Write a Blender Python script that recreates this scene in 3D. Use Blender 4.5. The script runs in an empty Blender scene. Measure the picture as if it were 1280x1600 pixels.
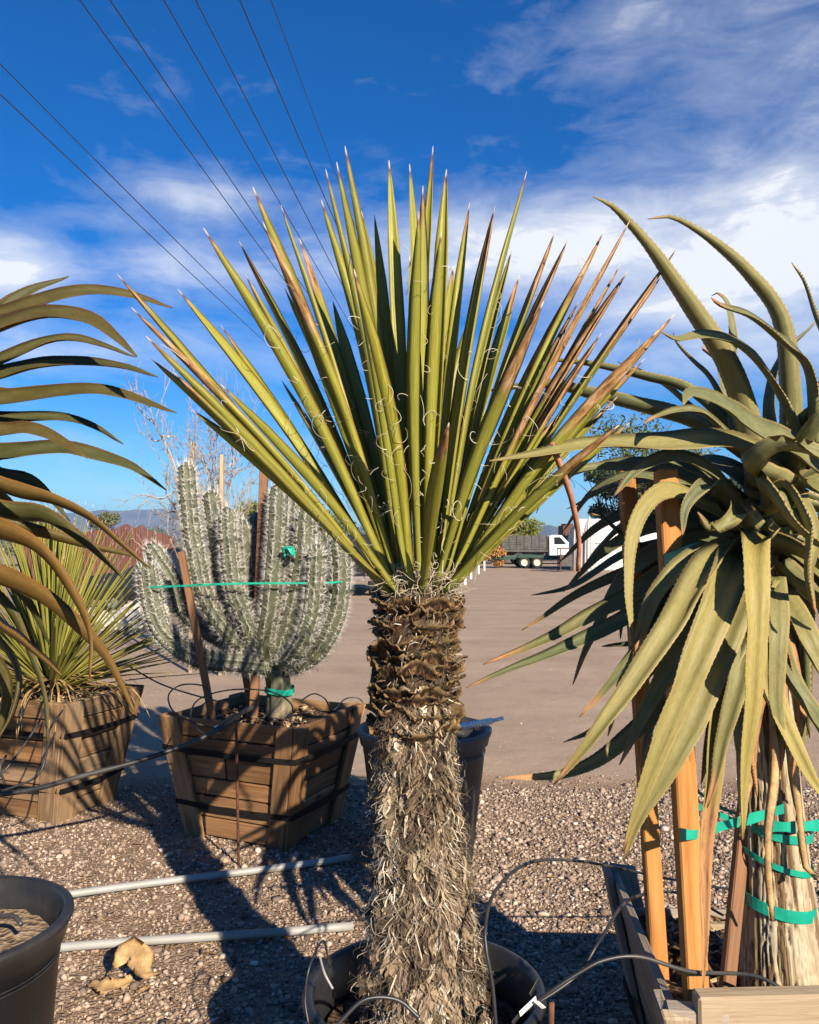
import bpy, bmesh, math, random
import numpy as np
from mathutils import Vector, Matrix, noise

random.seed(7)
rng = np.random.default_rng(11)
R = math.radians
scene = bpy.context.scene
COL = scene.collection

# ------------------------------------------------------------------ camera
F = 1300.0            # focal length in photograph pixels (1280 x 1600)
CAMH = 1.6
HORIZON = 846.0
cam_d = bpy.data.cameras.new('camera')
cam = bpy.data.objects.new('camera', cam_d)
COL.objects.link(cam)
PITCH = math.atan((HORIZON - 800) / F)
cam.location = (0, 0, CAMH)
cam.rotation_euler = (math.pi / 2 + PITCH, 0, 0)
cam_d.sensor_fit = 'VERTICAL'
cam_d.sensor_height = 36
cam_d.lens = F / 1600 * 36
cam_d.clip_start = 0.05
cam_d.clip_end = 60000
scene.camera = cam

# ------------------------------------------------------------------ light
SUN_EL, SUN_AZ = R(27), R(180 - 28)     # azimuth clockwise from +Y (the view direction)
sd = Vector((math.sin(SUN_AZ) * math.cos(SUN_EL), math.cos(SUN_AZ) * math.cos(SUN_EL), math.sin(SUN_EL)))
sun_d = bpy.data.lights.new('sun', 'SUN')
sun_d.energy = 5.0
sun_d.angle = R(0.5)
sun_d.color = (1.0, 0.88, 0.70)
sun = bpy.data.objects.new('sun', sun_d)
COL.objects.link(sun)
sun.rotation_euler = (-sd).to_track_quat('-Z', 'Y').to_euler()

world = bpy.data.worlds.new('World')
scene.world = world
world.use_nodes = True

scene.view_settings.view_transform = 'Standard'
scene.view_settings.look = 'None'
scene.view_settings.gamma = 1
scene.view_settings.use_curve_mapping = False
scene.view_settings.exposure = 0.95
scene.cycles.diffuse_bounces = 1
scene.cycles.max_bounces = 6


class NT:
    """tiny node helper"""
    def __init__(self, tree):
        self.t = tree
        self.N = tree.nodes
        self.L = tree.links

    def n(self, typ, props=None, **inp):
        nd = self.N.new(typ)
        for k, v in (props or {}).items():
            setattr(nd, k, v)
        for k, v in inp.items():
            key = k.replace('_', ' ')
            if key not in nd.inputs:
                key = int(k[1:]) if k[0] == 'i' and k[1:].isdigit() else key
            self.put(nd.inputs[key], v)
        return nd

    def put(self, sock, v):
        if isinstance(v, bpy.types.NodeSocket):
            self.L.new(v, sock)
        elif isinstance(v, bpy.types.Node):
            self.L.new(v.outputs[0], sock)
        else:
            if isinstance(v, tuple) and len(v) == 3 and sock.type == 'RGBA':
                v = v + (1,)
            sock.default_value = v

    def math(self, op, a, b=0.0, c=0.0, clamp=False):
        nd = self.N.new('ShaderNodeMath')
        nd.operation = op
        nd.use_clamp = clamp
        for s, v in zip(nd.inputs, (a, b, c)):
            self.put(s, v)
        return nd.outputs[0]

    def vmath(self, op, a, b=(0, 0, 0)):
        nd = self.N.new('ShaderNodeVectorMath')
        nd.operation = op
        self.put(nd.inputs[0], a)
        self.put(nd.inputs[1], b)
        return nd.outputs['Value'] if op in ('DOT_PRODUCT', 'LENGTH', 'DISTANCE') else nd.outputs[0]

    def mix(self, f, a, b, blend='MIX'):
        nd = self.N.new('ShaderNodeMix')
        nd.data_type = 'RGBA'
        nd.blend_type = blend
        self.put(nd.inputs[0], f)
        self.put(nd.inputs[6], a)
        self.put(nd.inputs[7], b)
        return nd.outputs[2]

    def ramp(self, f, stops, interp='LINEAR'):
        nd = self.N.new('ShaderNodeValToRGB')
        cr = nd.color_ramp
        cr.interpolation = interp
        while len(cr.elements) < len(stops):
            cr.elements.new(0.5)
        for e, (p, c) in zip(cr.elements, stops):
            e.position = p
            if not isinstance(c, tuple):
                c = (c, c, c)
            e.color = c + (1,) if len(c) == 3 else c
        self.put(nd.inputs[0], f)
        return nd.outputs[0]

    def noise(self, vec, scale, detail=4, rough=0.55, dist=0.0):
        nd = self.N.new('ShaderNodeTexNoise')
        if vec is not None:
            self.put(nd.inputs['Vector'], vec)
        nd.inputs['Scale'].default_value = scale
        nd.inputs['Detail'].default_value = detail
        nd.inputs['Roughness'].default_value = rough
        nd.inputs['Distortion'].default_value = dist
        return nd.outputs[0]

    def attr(self, name):
        nd = self.N.new('ShaderNodeAttribute')
        nd.attribute_name = name
        return nd.outputs['Fac']

    def mapping(self, vec, scale=(1, 1, 1), loc=(0, 0, 0), rot=(0, 0, 0)):
        nd = self.N.new('ShaderNodeMapping')
        self.put(nd.inputs['Vector'], vec)
        self.put(nd.inputs['Scale'], scale)
        self.put(nd.inputs['Location'], loc)
        self.put(nd.inputs['Rotation'], rot)
        return nd.outputs[0]

    def coord(self, which='Object'):
        return self.N.new('ShaderNodeTexCoord').outputs[which]

    def objinfo(self, which='Random'):
        return self.N.new('ShaderNodeObjectInfo').outputs[which]


# world: clear-air sky plus thin cirrus
w = NT(world.node_tree)
for nd in list(w.N):
    w.N.remove(nd)
sky = w.N.new('ShaderNodeTexSky')
sky.sky_type = 'NISHITA'
sky.sun_disc = False
sky.sun_elevation = SUN_EL
sky.sun_rotation = SUN_AZ
sky.altitude = 800
sky.air_density = 1.0
sky.dust_density = 0.35
sky.ozone_density = 2.2
hs = w.n('ShaderNodeHueSaturation', Saturation=1.55, Value=1.0, Color=sky.outputs[0])
skycol = w.mix(1.0, hs.outputs[0], (.70, 1.03, 1.40), 'MULTIPLY')
dirv = w.coord('Generated')
sep = w.n('ShaderNodeSeparateXYZ', Vector=dirv)
# flat cloud sheet far overhead: project the direction on a plane
den = w.math('ADD', w.math('MAXIMUM', sep.outputs[2], 0.0), 0.12)
cx = w.math('DIVIDE', sep.outputs[0], den)
cy = w.math('DIVIDE', sep.outputs[1], den)
comb = w.n('ShaderNodeCombineXYZ', X=cx, Y=cy, Z=0.0).outputs[0]
AZ = w.math('ARCTAN2', sep.outputs[0], sep.outputs[1])
EL = w.math('ARCSINE', sep.outputs[2])
ang = w.n('ShaderNodeCombineXYZ', X=AZ, Y=EL, Z=0.0).outputs[0]
n1 = w.noise(w.mapping(ang, scale=(1.0, 1.75, 1), loc=(2.3, 1.1, 0), rot=(0, 0, R(10))), 6.0, 11, 0.54, 0.5)
n3 = w.noise(w.mapping(ang, scale=(1.0, 3.2, 1), loc=(5.2, 3.3, 0), rot=(0, 0, R(22))), 9.0, 10, 0.66, 0.5)
n2 = w.noise(w.mapping(ang, loc=(7.4, 2.2, 0)), 3.0, 3, 0.5, 0.2)


def blob(px, py, rx, ry, amp):
    """a bank of cirrus at one place in the sky, elongated along the horizon"""
    u, v = (px - 640) / F, (HORIZON - py) / F
    d = Vector((u, 1, v)).normalized()
    az, el = math.atan2(d.x, d.y), math.asin(d.z)
    a = w.math('ARCTAN2', sep.outputs[0], sep.outputs[1])
    e = w.math('ARCSINE', sep.outputs[2])
    da = w.math('DIVIDE', w.math('SUBTRACT', a, az), rx / F)
    de = w.math('DIVIDE', w.math('SUBTRACT', e, el), ry / F)
    q = w.math('ADD', w.math('MULTIPLY', da, da), w.math('MULTIPLY', de, de))
    g = w.math('POWER', 2.718, w.math('MULTIPLY', q, -1.0))
    return w.math('MULTIPLY', g, amp)


bl = None
for b in [(790, 395, 290, 70, .34), (310, 420, 170, 42, .27), (310, 300, 130, 30, .22), (110, 330, 90, 16, .18), (0, 405, 80, 55, .36),
          (1230, 420, 300, 80, .28), (1280, 150, 330, 240, .19), (1000, 330, 260, 60, .12), (1120, 560, 260, 40, .16), (1000, 20, 160, 50, .08),
          (200, 550, 220, 30, .12), (180, 690, 320, 22, .10), (620, 560, 500, 40, .10),
          (2300, 350, 700, 120, .25), (-1500, 300, 800, 110, .25), (2600, 0, 500, 120, .2), (-2600, 250, 500, 130, .25)]:
    g = blob(*b)
    bl = g if bl is None else w.math('ADD', bl, g)
base = w.math('ADD', w.math('ADD', w.math('MULTIPLY', n1, 0.50), .06), w.math('MULTIPLY', n3, 0.38))
dens = w.math('ADD', w.math('ADD', base, bl), w.math('MULTIPLY', n2, 0.12))
alpha = w.ramp(dens, [(0.60, 0.0), (0.76, 0.20), (0.96, 0.66), (1.2, 0.90)])
skyc = w.mix(alpha, skycol, (10.9, 11.0, 11.2))
bg = w.n('ShaderNodeBackground', Color=skyc, Strength=0.05)
out = w.N.new('ShaderNodeOutputWorld')
w.L.new(bg.outputs[0], out.inputs[0])


# ------------------------------------------------------------------ helpers
def P(px, py, d):
    """point at distance d (metres ahead) seen at photograph pixel (px, py)"""
    u, v = (px - 640) / F, (800 - py) / F
    y = math.cos(PITCH) - math.sin(PITCH) * v
    z = math.sin(PITCH) + math.cos(PITCH) * v
    k = d / y
    return Vector((u * k, d, CAMH + z * k))


def G(px, py, z=0.0):
    """point at height z seen at photograph pixel"""
    u, v = (px - 640) / F, (800 - py) / F
    y = math.cos(PITCH) - math.sin(PITCH) * v
    zz = math.sin(PITCH) + math.cos(PITCH) * v
    k = (z - CAMH) / zz
    return Vector((u * k, y * k, z))


def tag(o, label=None, cat=None, group=None, kind=None):
    if label:
        o['label'] = label
    if cat:
        o['category'] = cat
    if group:
        o['group'] = group
    if kind:
        o['kind'] = kind
    return o


def empty(name, loc, label, cat, group=None):
    o = bpy.data.objects.new(name, None)
    o.empty_display_size = 0.1
    COL.objects.link(o)
    o.location = loc
    return tag(o, label, cat, group)


def origin(parent):
    """world location of a parent whose chain only translates"""
    v = Vector((0, 0, 0))
    while parent is not None:
        v += parent.location
        parent = parent.parent
    return v


def mesh(name, verts, faces, mat, parent=None, smooth=False, attrs=None, uv=None, loc=None):
    """verts in world space; made relative to the parent (or to loc)"""
    me = bpy.data.meshes.new(name)
    V = np.asarray(verts, dtype=np.float64).reshape(-1, 3)
    o = bpy.data.objects.new(name, me)
    if parent is not None:
        off = origin(parent)
        o.parent = parent
    elif loc is not None:
        off = Vector(loc)
        o.location = off
    else:
        off = Vector((0, 0, 0))
    V = V - np.array(off)
    if isinstance(faces, np.ndarray):
        nf, k = faces.shape
        me.vertices.add(len(V))
        me.vertices.foreach_set('co', V.astype(np.float32).ravel())
        me.loops.add(nf * k)
        me.loops.foreach_set('vertex_index', faces.astype(np.int32).ravel())
        me.polygons.add(nf)
        me.polygons.foreach_set('loop_start', np.arange(0, nf * k, k, dtype=np.int32))
        me.update(calc_edges=True)
    else:
        me.from_pydata(V.tolist(), [], faces)
    for k2, a in (attrs or {}).items():
        at = me.attributes.new(k2, 'FLOAT', 'POINT')
        at.data.foreach_set('value', np.asarray(a, dtype=np.float32))
    if smooth:
        me.polygons.foreach_set('use_smooth', np.ones(len(me.polygons), dtype=bool))
    if mat is not None:
        me.materials.append(mat)
    COL.objects.link(o)
    return o


class Acc:
    """collects geometry for one mesh"""
    def __init__(self):
        self.v, self.f, self.a = [], [], {}
        self.n = 0

    def add(self, v, f, **attrs):
        v = np.asarray(v, dtype=float).reshape(-1, 3)
        self.v.append(v)
        for x in f:
            self.f.append([i + self.n for i in x])
        for k, val in attrs.items():
            arr = np.full(len(v), val, dtype=float) if np.isscalar(val) else np.asarray(val, dtype=float)
            self.a.setdefault(k, []).append(arr)
        self.n += len(v)

    def build(self, name, mat, parent=None, smooth=False, loc=None):
        return mesh(name, np.concatenate(self.v), self.f, mat, parent, smooth,
                    {k: np.concatenate(a) for k, a in self.a.items()}, loc=loc)


def spline(pts, n):
    """Catmull-Rom through the points, n samples evenly spaced by length"""
    pts = [np.array(p, dtype=float) for p in pts]
    if len(pts) == 2:
        return np.array([pts[0] + (pts[1] - pts[0]) * i / (n - 1) for i in range(n)])
    q = [2 * pts[0] - pts[1]] + pts + [2 * pts[-1] - pts[-2]]
    dense = []
    for i in range(1, len(q) - 2):
        p0, p1, p2, p3 = q[i - 1:i + 3]
        for j in range(16):
            t = j / 16
            dense.append(0.5 * ((2 * p1) + (-p0 + p2) * t + (2 * p0 - 5 * p1 + 4 * p2 - p3) * t * t + (-p0 + 3 * p1 - 3 * p2 + p3) * t ** 3))
    dense.append(pts[-1])
    dense = np.array(dense)
    s = np.concatenate([[0], np.cumsum(np.linalg.norm(np.diff(dense, axis=0), axis=1))])
    u = np.linspace(0, s[-1], n)
    return np.stack([np.interp(u, s, dense[:, k]) for k in range(3)], 1)


def norm(v):
    v = np.asarray(v, dtype=float)
    return v / (np.linalg.norm(v) + 1e-12)


def frames(path, ref=None):
    """parallel-transport frames"""
    n = len(path)
    T = np.gradient(path, axis=0)
    T /= np.linalg.norm(T, axis=1)[:, None] + 1e-12
    if ref is None:
        ref = (0, 0, 1) if abs(T[0][2]) < 0.9 else (1, 0, 0)
    u = norm(np.cross(T[0], ref))
    U = [u]
    for i in range(1, n):
        u = U[-1] - T[i] * np.dot(U[-1], T[i])
        U.append(norm(u))
    U = np.array(U)
    W = np.cross(U, T)
    return T, U, W


def tube_geo(path, rad, seg=6, cap=True):
    path = np.asarray(path, dtype=float)
    n = len(path)
    T, U, W = frames(path)
    rad = np.full(n, rad) if np.isscalar(rad) else np.asarray(rad)
    ang = np.arange(seg) * 2 * math.pi / seg
    v = path[:, None, :] + rad[:, None, None] * (np.cos(ang)[None, :, None] * U[:, None, :] + np.sin(ang)[None, :, None] * W[:, None, :])
    f = []
    for i in range(n - 1):
        for j in range(seg):
            k = (j + 1) % seg
            f.append([i * seg + j, i * seg + k, (i + 1) * seg + k, (i + 1) * seg + j])
    if cap:
        f.append(list(range(seg))[::-1])
        f.append([(n - 1) * seg + j for j in range(seg)])
    return v.reshape(-1, 3), f


def tube(name, path, rad, mat, parent=None, seg=8, loc=None, n=None):
    if n:
        path = spline(path, n)
    v, f = tube_geo(path, rad, seg)
    return mesh(name, v, f, mat, parent, True, loc=loc)


def lathe_geo(prof, c, seg=64, wob=0.0):
    """prof: list of (r, z); closed loop profile or open"""
    v, f = [], []
    n = len(prof)
    for j in range(seg):
        a = j * 2 * math.pi / seg
        k = 1 + wob * math.sin(2 * a + 0.7)
        for r, z in prof:
            v.append((c[0] + r * k * math.cos(a), c[1] + r * k * math.sin(a), c[2] + z))
    for j in range(seg):
        j2 = (j + 1) % seg
        for i in range(n - 1):
            f.append([j * n + i, j2 * n + i, j2 * n + i + 1, j * n + i + 1])
    return v, f


def beam(name, c8, mat, parent=None, bev=0.003, label=None, sub=1):
    """a plank warped to eight corners: c8[k] for k = bits (along, across, thick); bevelled, with uv in metres"""
    c8 = [np.array(c, dtype=float) for c in c8]
    L = np.linalg.norm(c8[4] - c8[0])
    Wd = np.linalg.norm(c8[2] - c8[0])
    Th = np.linalg.norm(c8[1] - c8[0])
    bm = bmesh.new()
    bmesh.ops.create_cube(bm, size=1.0)
    for vtx in bm.verts:
        vtx.co = Vector(((vtx.co.x + .5) * L, (vtx.co.y + .5) * Wd, (vtx.co.z + .5) * Th))
    bmesh.ops.bevel(bm, geom=list(bm.edges), offset=min(bev, Th * .3, Wd * .3), segments=1, affect='EDGES')
    uvl = bm.loops.layers.uv.new('UVMap')
    du, dv = random.uniform(0, 50), random.uniform(0, 50)
    for fc in bm.faces:
        nx = [abs(x) for x in fc.normal]
        for lp in fc.loops:
            co = lp.vert.co
            if nx[0] > .7:
                lp[uvl].uv = (du + co.z * .3, dv + co.y + 7)
            elif nx[1] > .7:
                lp[uvl].uv = (du + co.x, dv + co.z + 3)
            else:
                lp[uvl].uv = (du + co.x, dv + co.y)
    off = np.array(origin(parent)) if parent is not None else np.zeros(3)
    for vtx in bm.verts:
        a, b, c = vtx.co.x / L, vtx.co.y / Wd, vtx.co.z / Th
        p = 0
        for i in range(8):
            wgt = (a if i & 4 else 1 - a) * (b if i & 2 else 1 - b) * (c if i & 1 else 1 - c)
            p = p + wgt * c8[i]
        vtx.co = Vector(p - off)
    me = bpy.data.meshes.new(name)
    bmesh.ops.recalc_face_normals(bm, faces=list(bm.faces))
    bm.to_mesh(me)
    bm.free()
    me.materials.append(mat)
    o = bpy.data.objects.new(name, me)
    o.parent = parent
    COL.objects.link(o)
    if label:
        o['label'] = label
    return o


def bar(name, a, b, wd, th, mat, parent=None, ref=(0, 0, 1), bev=0.003):
    """straight square-section bar from a to b"""
    a, b = np.array(a, float), np.array(b, float)
    t = norm(b - a)
    s = norm(np.cross(t, ref))
    n = np.cross(s, t)
    c = []
    for i in range(8):
        c.append((b if i & 4 else a) + s * wd * (.5 if i & 2 else -.5) + n * th * (.5 if i & 1 else -.5))
    return beam(name, c, mat, parent, bev)


def box_geo(x0, x1, y0, y1, z0, z1):
    v = [(x, y, z) for x in (x0, x1) for y in (y0, y1) for z in (z0, z1)]
    f = [[0, 1, 3, 2], [4, 6, 7, 5], [0, 4, 5, 1], [2, 3, 7, 6], [0, 2, 6, 4], [1, 5, 7, 3]]
    return v, f


# ------------------------------------------------------------------ materials
def new_mat(name, rough=0.6, spec=0.5):
    m = bpy.data.materials.new(name)
    m.use_nodes = True
    t = NT(m.node_tree)
    b = t.N['Principled BSDF']
    b.inputs['Roughness'].default_value = rough
    b.inputs['Specular IOR Level'].default_value = spec
    return m, t, b


def bump(t, b, h, strength=0.5, dist=0.01):
    nd = t.n('ShaderNodeBump', Strength=strength, Distance=dist, Height=h)
    t.L.new(nd.outputs[0], b.inputs['Normal'])


def plain(name, col, rough=0.6, var=0.15, scale=6.0, bmp=0.0, metal=0.0, spec=0.5, dirt=None):
    m, t, b = new_mat(name, rough, spec)
    c = t.coord('Object')
    n = t.noise(c, scale, 6, 0.6)
    lo = tuple(x * (1 - var) for x in col)
    hi = tuple(min(1, x * (1 + var)) for x in col)
    cc = t.ramp(n, [(0.3, lo), (0.7, hi)])
    if dirt:
        n2 = t.noise(c, scale * .35, 8, 0.7)
        cc = t.mix(t.ramp(n2, [(.48, 0.0), (.68, .75)]), cc, dirt)
    t.put(b.inputs['Base Color'], cc)
    b.inputs['Metallic'].default_value = metal
    if bmp:
        bump(t, b, t.noise(c, scale * 6, 4), bmp, 0.004)
    return m


def wood(name, c_dark, c_mid, c_light, grey=0.0, stain=0.4):
    """sawn timber with grain along u"""
    m, t, b = new_mat(name, 0.72, 0.3)
    uv = t.N.new('ShaderNodeUVMap')
    uv.uv_map = 'UVMap'
    rnd = t.objinfo()
    v = t.vmath('ADD', uv.outputs[0], t.n('ShaderNodeCombineXYZ', X=t.math('MULTIPLY', rnd, 31.0), Y=t.math('MULTIPLY', rnd, 17.0)).outputs[0])
    g1 = t.noise(t.mapping(v, scale=(2.2, 38, 1)), 1.0, 6, 0.6, 0.8)
    g2 = t.noise(t.mapping(v, scale=(1.2, 9, 1)), 1.0, 4, 0.5, 1.6)
    g3 = t.noise(t.mapping(v, scale=(7, 150, 1)), 1.0, 3, 0.5)
    c = t.ramp(t.math('ADD', t.math('MULTIPLY', g1, .6), t.math('MULTIPLY', g2, .4)), [(0.32, c_dark), (0.47, c_mid), (0.66, c_light)])
    br = t.math('ADD', t.math('MULTIPLY', rnd, .55), .72)
    c = t.mix(1.0, c, t.n('ShaderNodeCombineColor', Red=br, Green=br, Blue=br).outputs[0], 'MULTIPLY')
    if grey:
        gn = t.noise(t.mapping(v, scale=(3, 7, 1), loc=(4, 4, 0)), 1.0, 7, 0.65)
        gf = t.math('ADD', t.ramp(gn, [(.35, 0.0), (.7, 1.0)]), t.math('SUBTRACT', t.math('FRACT', t.math('MULTIPLY', rnd, 7.3)), .6))
        c = t.mix(t.math('MULTIPLY', gf, grey, clamp=True), c, (.22, .18, .14))
    if stain:
        sn = t.noise(t.mapping(v, scale=(3.0, 5.0, 1), loc=(9, 1, 0)), 1.0, 8, 0.7, .5)
        c = t.mix(t.math('MULTIPLY', t.ramp(sn, [(.55, 0.0), (.75, 1.0)]), stain), c, tuple(x * .35 for x in c_dark))
    # knots
    vk = t.n('ShaderNodeTexVoronoi', Vector=t.mapping(v, scale=(3.0, 8.0, 1)), Scale=1.0)
    c = t.mix(t.ramp(vk.outputs['Distance'], [(.05, .85), (.13, 0.0)]), c, tuple(x * .3 for x in c_dark))
    t.put(b.inputs['Base Color'], c)
    bump(t, b, t.math('ADD', g3, t.math('MULTIPLY', g1, 1.2)), 0.45, 0.004)
    return m


def leaf_mat(name, kind, gain=1.0):
    """succulent leaf: attributes t (0 base .. 1 tip), s (-1..1 across), f (1 upper face); object colour r = dryness, g = warmth"""
    m, t, b = new_mat(name, 0.5, 0.22)
    T, S, Fc = t.attr('t'), t.attr('s'), t.attr('f')
    oc = t.N.new('ShaderNodeObjectInfo')
    sp = t.n('ShaderNodeSeparateColor', Color=oc.outputs['Color'])
    dry, warm = sp.outputs[0], sp.outputs[1]
    rnd = oc.outputs['Random']
    off = t.n('ShaderNodeCombineXYZ', X=t.math('MULTIPLY', rnd, 23.0), Y=t.math('MULTIPLY', rnd, 11.0)).outputs[0]
    v = t.n('ShaderNodeCombineXYZ', X=t.math('MULTIPLY', T, 9.0), Y=t.math('MULTIPLY', S, 1.0)).outputs[0]
    v = t.vmath('ADD', v, off)
    nb = t.noise(v, 1.0, 5, .6)                       # blotches
    nf = t.noise(t.mapping(v, scale=(1, 9, 1)), 1.0, 5, .6)   # streaks along the leaf
    ns = t.noise(t.mapping(v, scale=(9, 9, 1)), 1.6, 2, .5)     # specks
    aS = t.math('ABSOLUTE', S)
    if kind == 'yucca':
        g = t.ramp(nf, [(.3, (.150, .148, .018)), (.55, (.265, .248, .034)), (.8, (.40, .365, .085))])
        g = t.mix(t.ramp(T, [(0.0, .7), (.18, 0.0)]), g, (.25, .27, .05))
        g = t.mix(t.math('MULTIPLY', t.math('FRACT', t.math('MULTIPLY', rnd, 5.7)), .50), g, (.105, .118, .026))
        g = t.mix(t.ramp(ns, [(.68, 0.0), (.74, .8)]), g, (.5, .48, .2))
        edge_c, tip1, tip2, spine = (.16, .075, .02), (.30, .155, .05), (.075, .032, .016), (.50, .36, .25)
        tipstart = 1.02
    elif kind == 'aloe_olive':
        g = t.ramp(nb, [(.3, (.028, .035, .011)), (.55, (.052, .056, .019)), (.8, (.088, .080, .028))])
        g = t.mix(t.math('MULTIPLY', t.math('MULTIPLY', warm, .82), t.ramp(nf, [(.2, .55), (.7, 1.0)])), g, (.205, .092, .016))
        edge_c, tip1, tip2, spine = (.20, .085, .026), (.16, .075, .035), (.06, .028, .018), (.12, .06, .04)
        tipstart = 1.05
        g = t.mix(t.ramp(ns, [(.72, 0.0), (.78, .6)]), g, (.19, .13, .07))
    else:
        g = t.ramp(nb, [(.28, (.070, .086, .042)), (.55, (.120, .130, .064)), (.8, (.18, .178, .088))])
        g = t.mix(t.math('MULTIPLY', warm, t.ramp(nf, [(.2, .6), (.7, 1.0)])), g, (.32, .25, .072))
        g = t.mix(t.ramp(nf, [(.6, 0.0), (.85, .25)]), g, (.36, .32, .17))
        edge_c, tip1, tip2, spine = (.34, .25, .11), (.38, .20, .085), (.20, .095, .05), (.30, .17, .10)
        tipstart = 1.03
    if kind != 'yucca':
        mo = t.noise(t.mapping(v, scale=(5, 6, 1), loc=(2, 8, 0)), 1.0, 8, .72)
        g = t.mix(1.0, g, t.ramp(mo, [(.32, (.80, .80, .78)), (.52, (1.0, 1.0, 1.0)), (.72, (1.16, 1.14, 1.10))]), 'MULTIPLY')
        scar = t.noise(t.mapping(v, scale=(3, 14, 1), loc=(7, 3, 0)), 1.0, 4, .6)
        g = t.mix(t.ramp(scar, [(.70, 0.0), (.76, .7)]), g, tip1)
    g = t.mix(t.ramp(aS, [(.86, 0.0), (.97, .85)]), g, edge_c)
    # dry end of the leaf, running further down where the leaf is drier
    lim = t.math('SUBTRACT', tipstart, dry)
    k = t.math('ADD', T, t.math('MULTIPLY', t.math('SUBTRACT', nf, .5), .22))
    df = t.math('MULTIPLY', t.math('SUBTRACT', k, lim), 14.0, clamp=True)
    dn = t.noise(t.mapping(v, scale=(1.6, 2.2, 1), loc=(5, 5, 0)), 1.0, 5, .65)
    dc = t.ramp(dn, [(.35, tip2), (.5, tip1), (.72, spine)])
    g = t.mix(df, g, dc)
    if kind == 'yucca':
        g = t.mix(t.ramp(T, [(.955, 0.0), (.975, 1.0)]), g, t.mix(t.ramp(T, [(.975, 0.0), (.99, 1.0)]), (.10, .05, .04), (.55, .45, .36)))
    if gain != 1.0:
        g = t.mix(1.0, g, (gain, gain, gain * 1.3), 'MULTIPLY')
    t.put(b.inputs['Base Color'], g)
    t.put(b.inputs['Roughness'], t.math('ADD', .38 if kind == 'yucca' else .52, t.math('MULTIPLY', df, .3)))
    bump(t, b, t.math('ADD', t.math('MULTIPLY', nf, 1.0), t.math('MULTIPLY', ns, .3)), 0.25, 0.004)
    return m


M = {}
M['yucca'] = leaf_mat('yucca_leaf', 'yucca')
M['spiky'] = leaf_mat('thin_spiky_leaf', 'yucca', 1.15)
M['aloe_olive'] = leaf_mat('olive_aloe_leaf', 'aloe_olive')
M['aloe_pale'] = leaf_mat('pale_aloe_leaf', 'aloe_pale')
M['wood'] = wood('weathered_pallet_wood', (.12, .058, .026), (.245, .140, .066), (.38, .25, .135), .45, .7)
M['wood_dark'] = wood('brown_pallet_wood', (.090, .040, .016), (.195, .094, .038), (.31, .168, .074), .12, .8)
M['wood_grey'] = wood('grey_pallet_wood', (.16, .125, .095), (.27, .22, .175), (.42, .36, .29), .5, .3)
M['wood_pale'] = wood('pale_planed_wood', (.20, .13, .075), (.36, .265, .165), (.47, .375, .255), .5, .45)
M['stake'] = wood('yellow_stake_wood', (.21, .080, .018), (.335, .142, .034), (.42, .205, .06), .15, .5)
M['stake_red'] = wood('brown_stake_wood', (.13, .058, .026), (.205, .098, .045), (.28, .14, .07), .1, .3)
M['black_plastic'] = plain('black_plastic', (.016, .016, .017), .42, .3, 5, .12, dirt=(.055, .049, .043))
M['grey_plastic'] = plain('dusty_grey_plastic', (.085, .085, .085), .6, .2, 4, .1, spec=.25, dirt=(.16, .145, .13))
M['rubber'] = plain('black_rubber_strap', (.010, .009, .009), .7, .3, 9, .1, spec=.15)
M['tubing'] = plain('black_drip_tubing', (.020, .020, .021), .42, .3, 9, .0, dirt=(.09, .08, .07))
M['tape'] = plain('green_garden_tape', (.010, .30, .205), .30, .25, 14, .2)
M['pvc'] = plain('grey_plastic_pipe', (.30, .295, .28), .5, .15, 5, .0, dirt=(.22, .165, .12))
M['white_plastic'] = plain('white_plastic', (.78, .78, .77), .4, .06, 8)
M['wire'] = plain('power_line_metal', (.035, .03, .032), .5, .1, 3)
M['rust'] = plain('rusty_steel', (.12, .045, .022), .8, .5, 40, .5, dirt=(.05, .022, .014))
M['rustwall'] = plain('rust_red_sheet', (.125, .046, .032), .75, .25, 1.6, .1, dirt=(.085, .032, .024))
M['white_paint'] = plain('white_car_paint', (.72, .72, .71), .3, .04, 2)
M['dark_paint'] = plain('dark_car_paint', (.022, .023, .027), .22, .2, 2)
M['glass'] = plain('dark_car_glass', (.018, .022, .026), .06, .2, 1, spec=.9)
M['chrome'] = plain('dull_bumper_metal', (.50, .40, .38), .35, .15, 3, metal=.7)
M['tail_red'] = plain('red_tail_light', (.35, .02, .015), .25, .2, 6)
M['tyre'] = plain('tyre_rubber', (.022, .021, .020), .85, .2, 6)
M['rim'] = plain('cream_wheel_rim', (.62, .54, .40), .5, .1, 5)
M['steel_rim'] = plain('grey_wheel_rim', (.35, .35, .35), .4, .1, 5, metal=.6)
M['trailer_green'] = plain('dark_green_trailer_paint', (.010, .045, .028), .45, .2, 3)
M['board_dark'] = plain('dark_grey_board', (.075, .07, .065), .8, .4, 3)
M['canvas'] = plain('white_canvas', (.66, .645, .62), .85, .10, 1.2, .1)
M['canvas_grey'] = plain('grey_plastic_sheet', (.40, .39, .385), .6, .2, 1.5, .1)
M['stucco_pink'] = plain('pinkish_stucco', (.42, .27, .22), .9, .15, 1.0, .1)
M['roof_red'] = plain('red_roof', (.25, .085, .06), .9, .2, 1.5)
M['brown_block'] = plain('dark_brown_stucco', (.095, .052, .034), .9, .25, 1.0)
M['straw'] = plain('dry_straw', (.48, .34, .16), .8, .35, 30)
M['dry_leaf'] = plain('dry_leaf', (.40, .255, .11), .7, .5, 22, .5, dirt=(.20, .105, .045))
M['boulder'] = plain('pale_boulder', (.50, .44, .37), .9, .25, 3, .5)
M['branch'] = plain('pale_bare_branch', (.34, .29, .245), .85, .3, 8)
M['bark'] = plain('dark_tree_bark', (.085, .06, .042), .9, .35, 4, .4)
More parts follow.
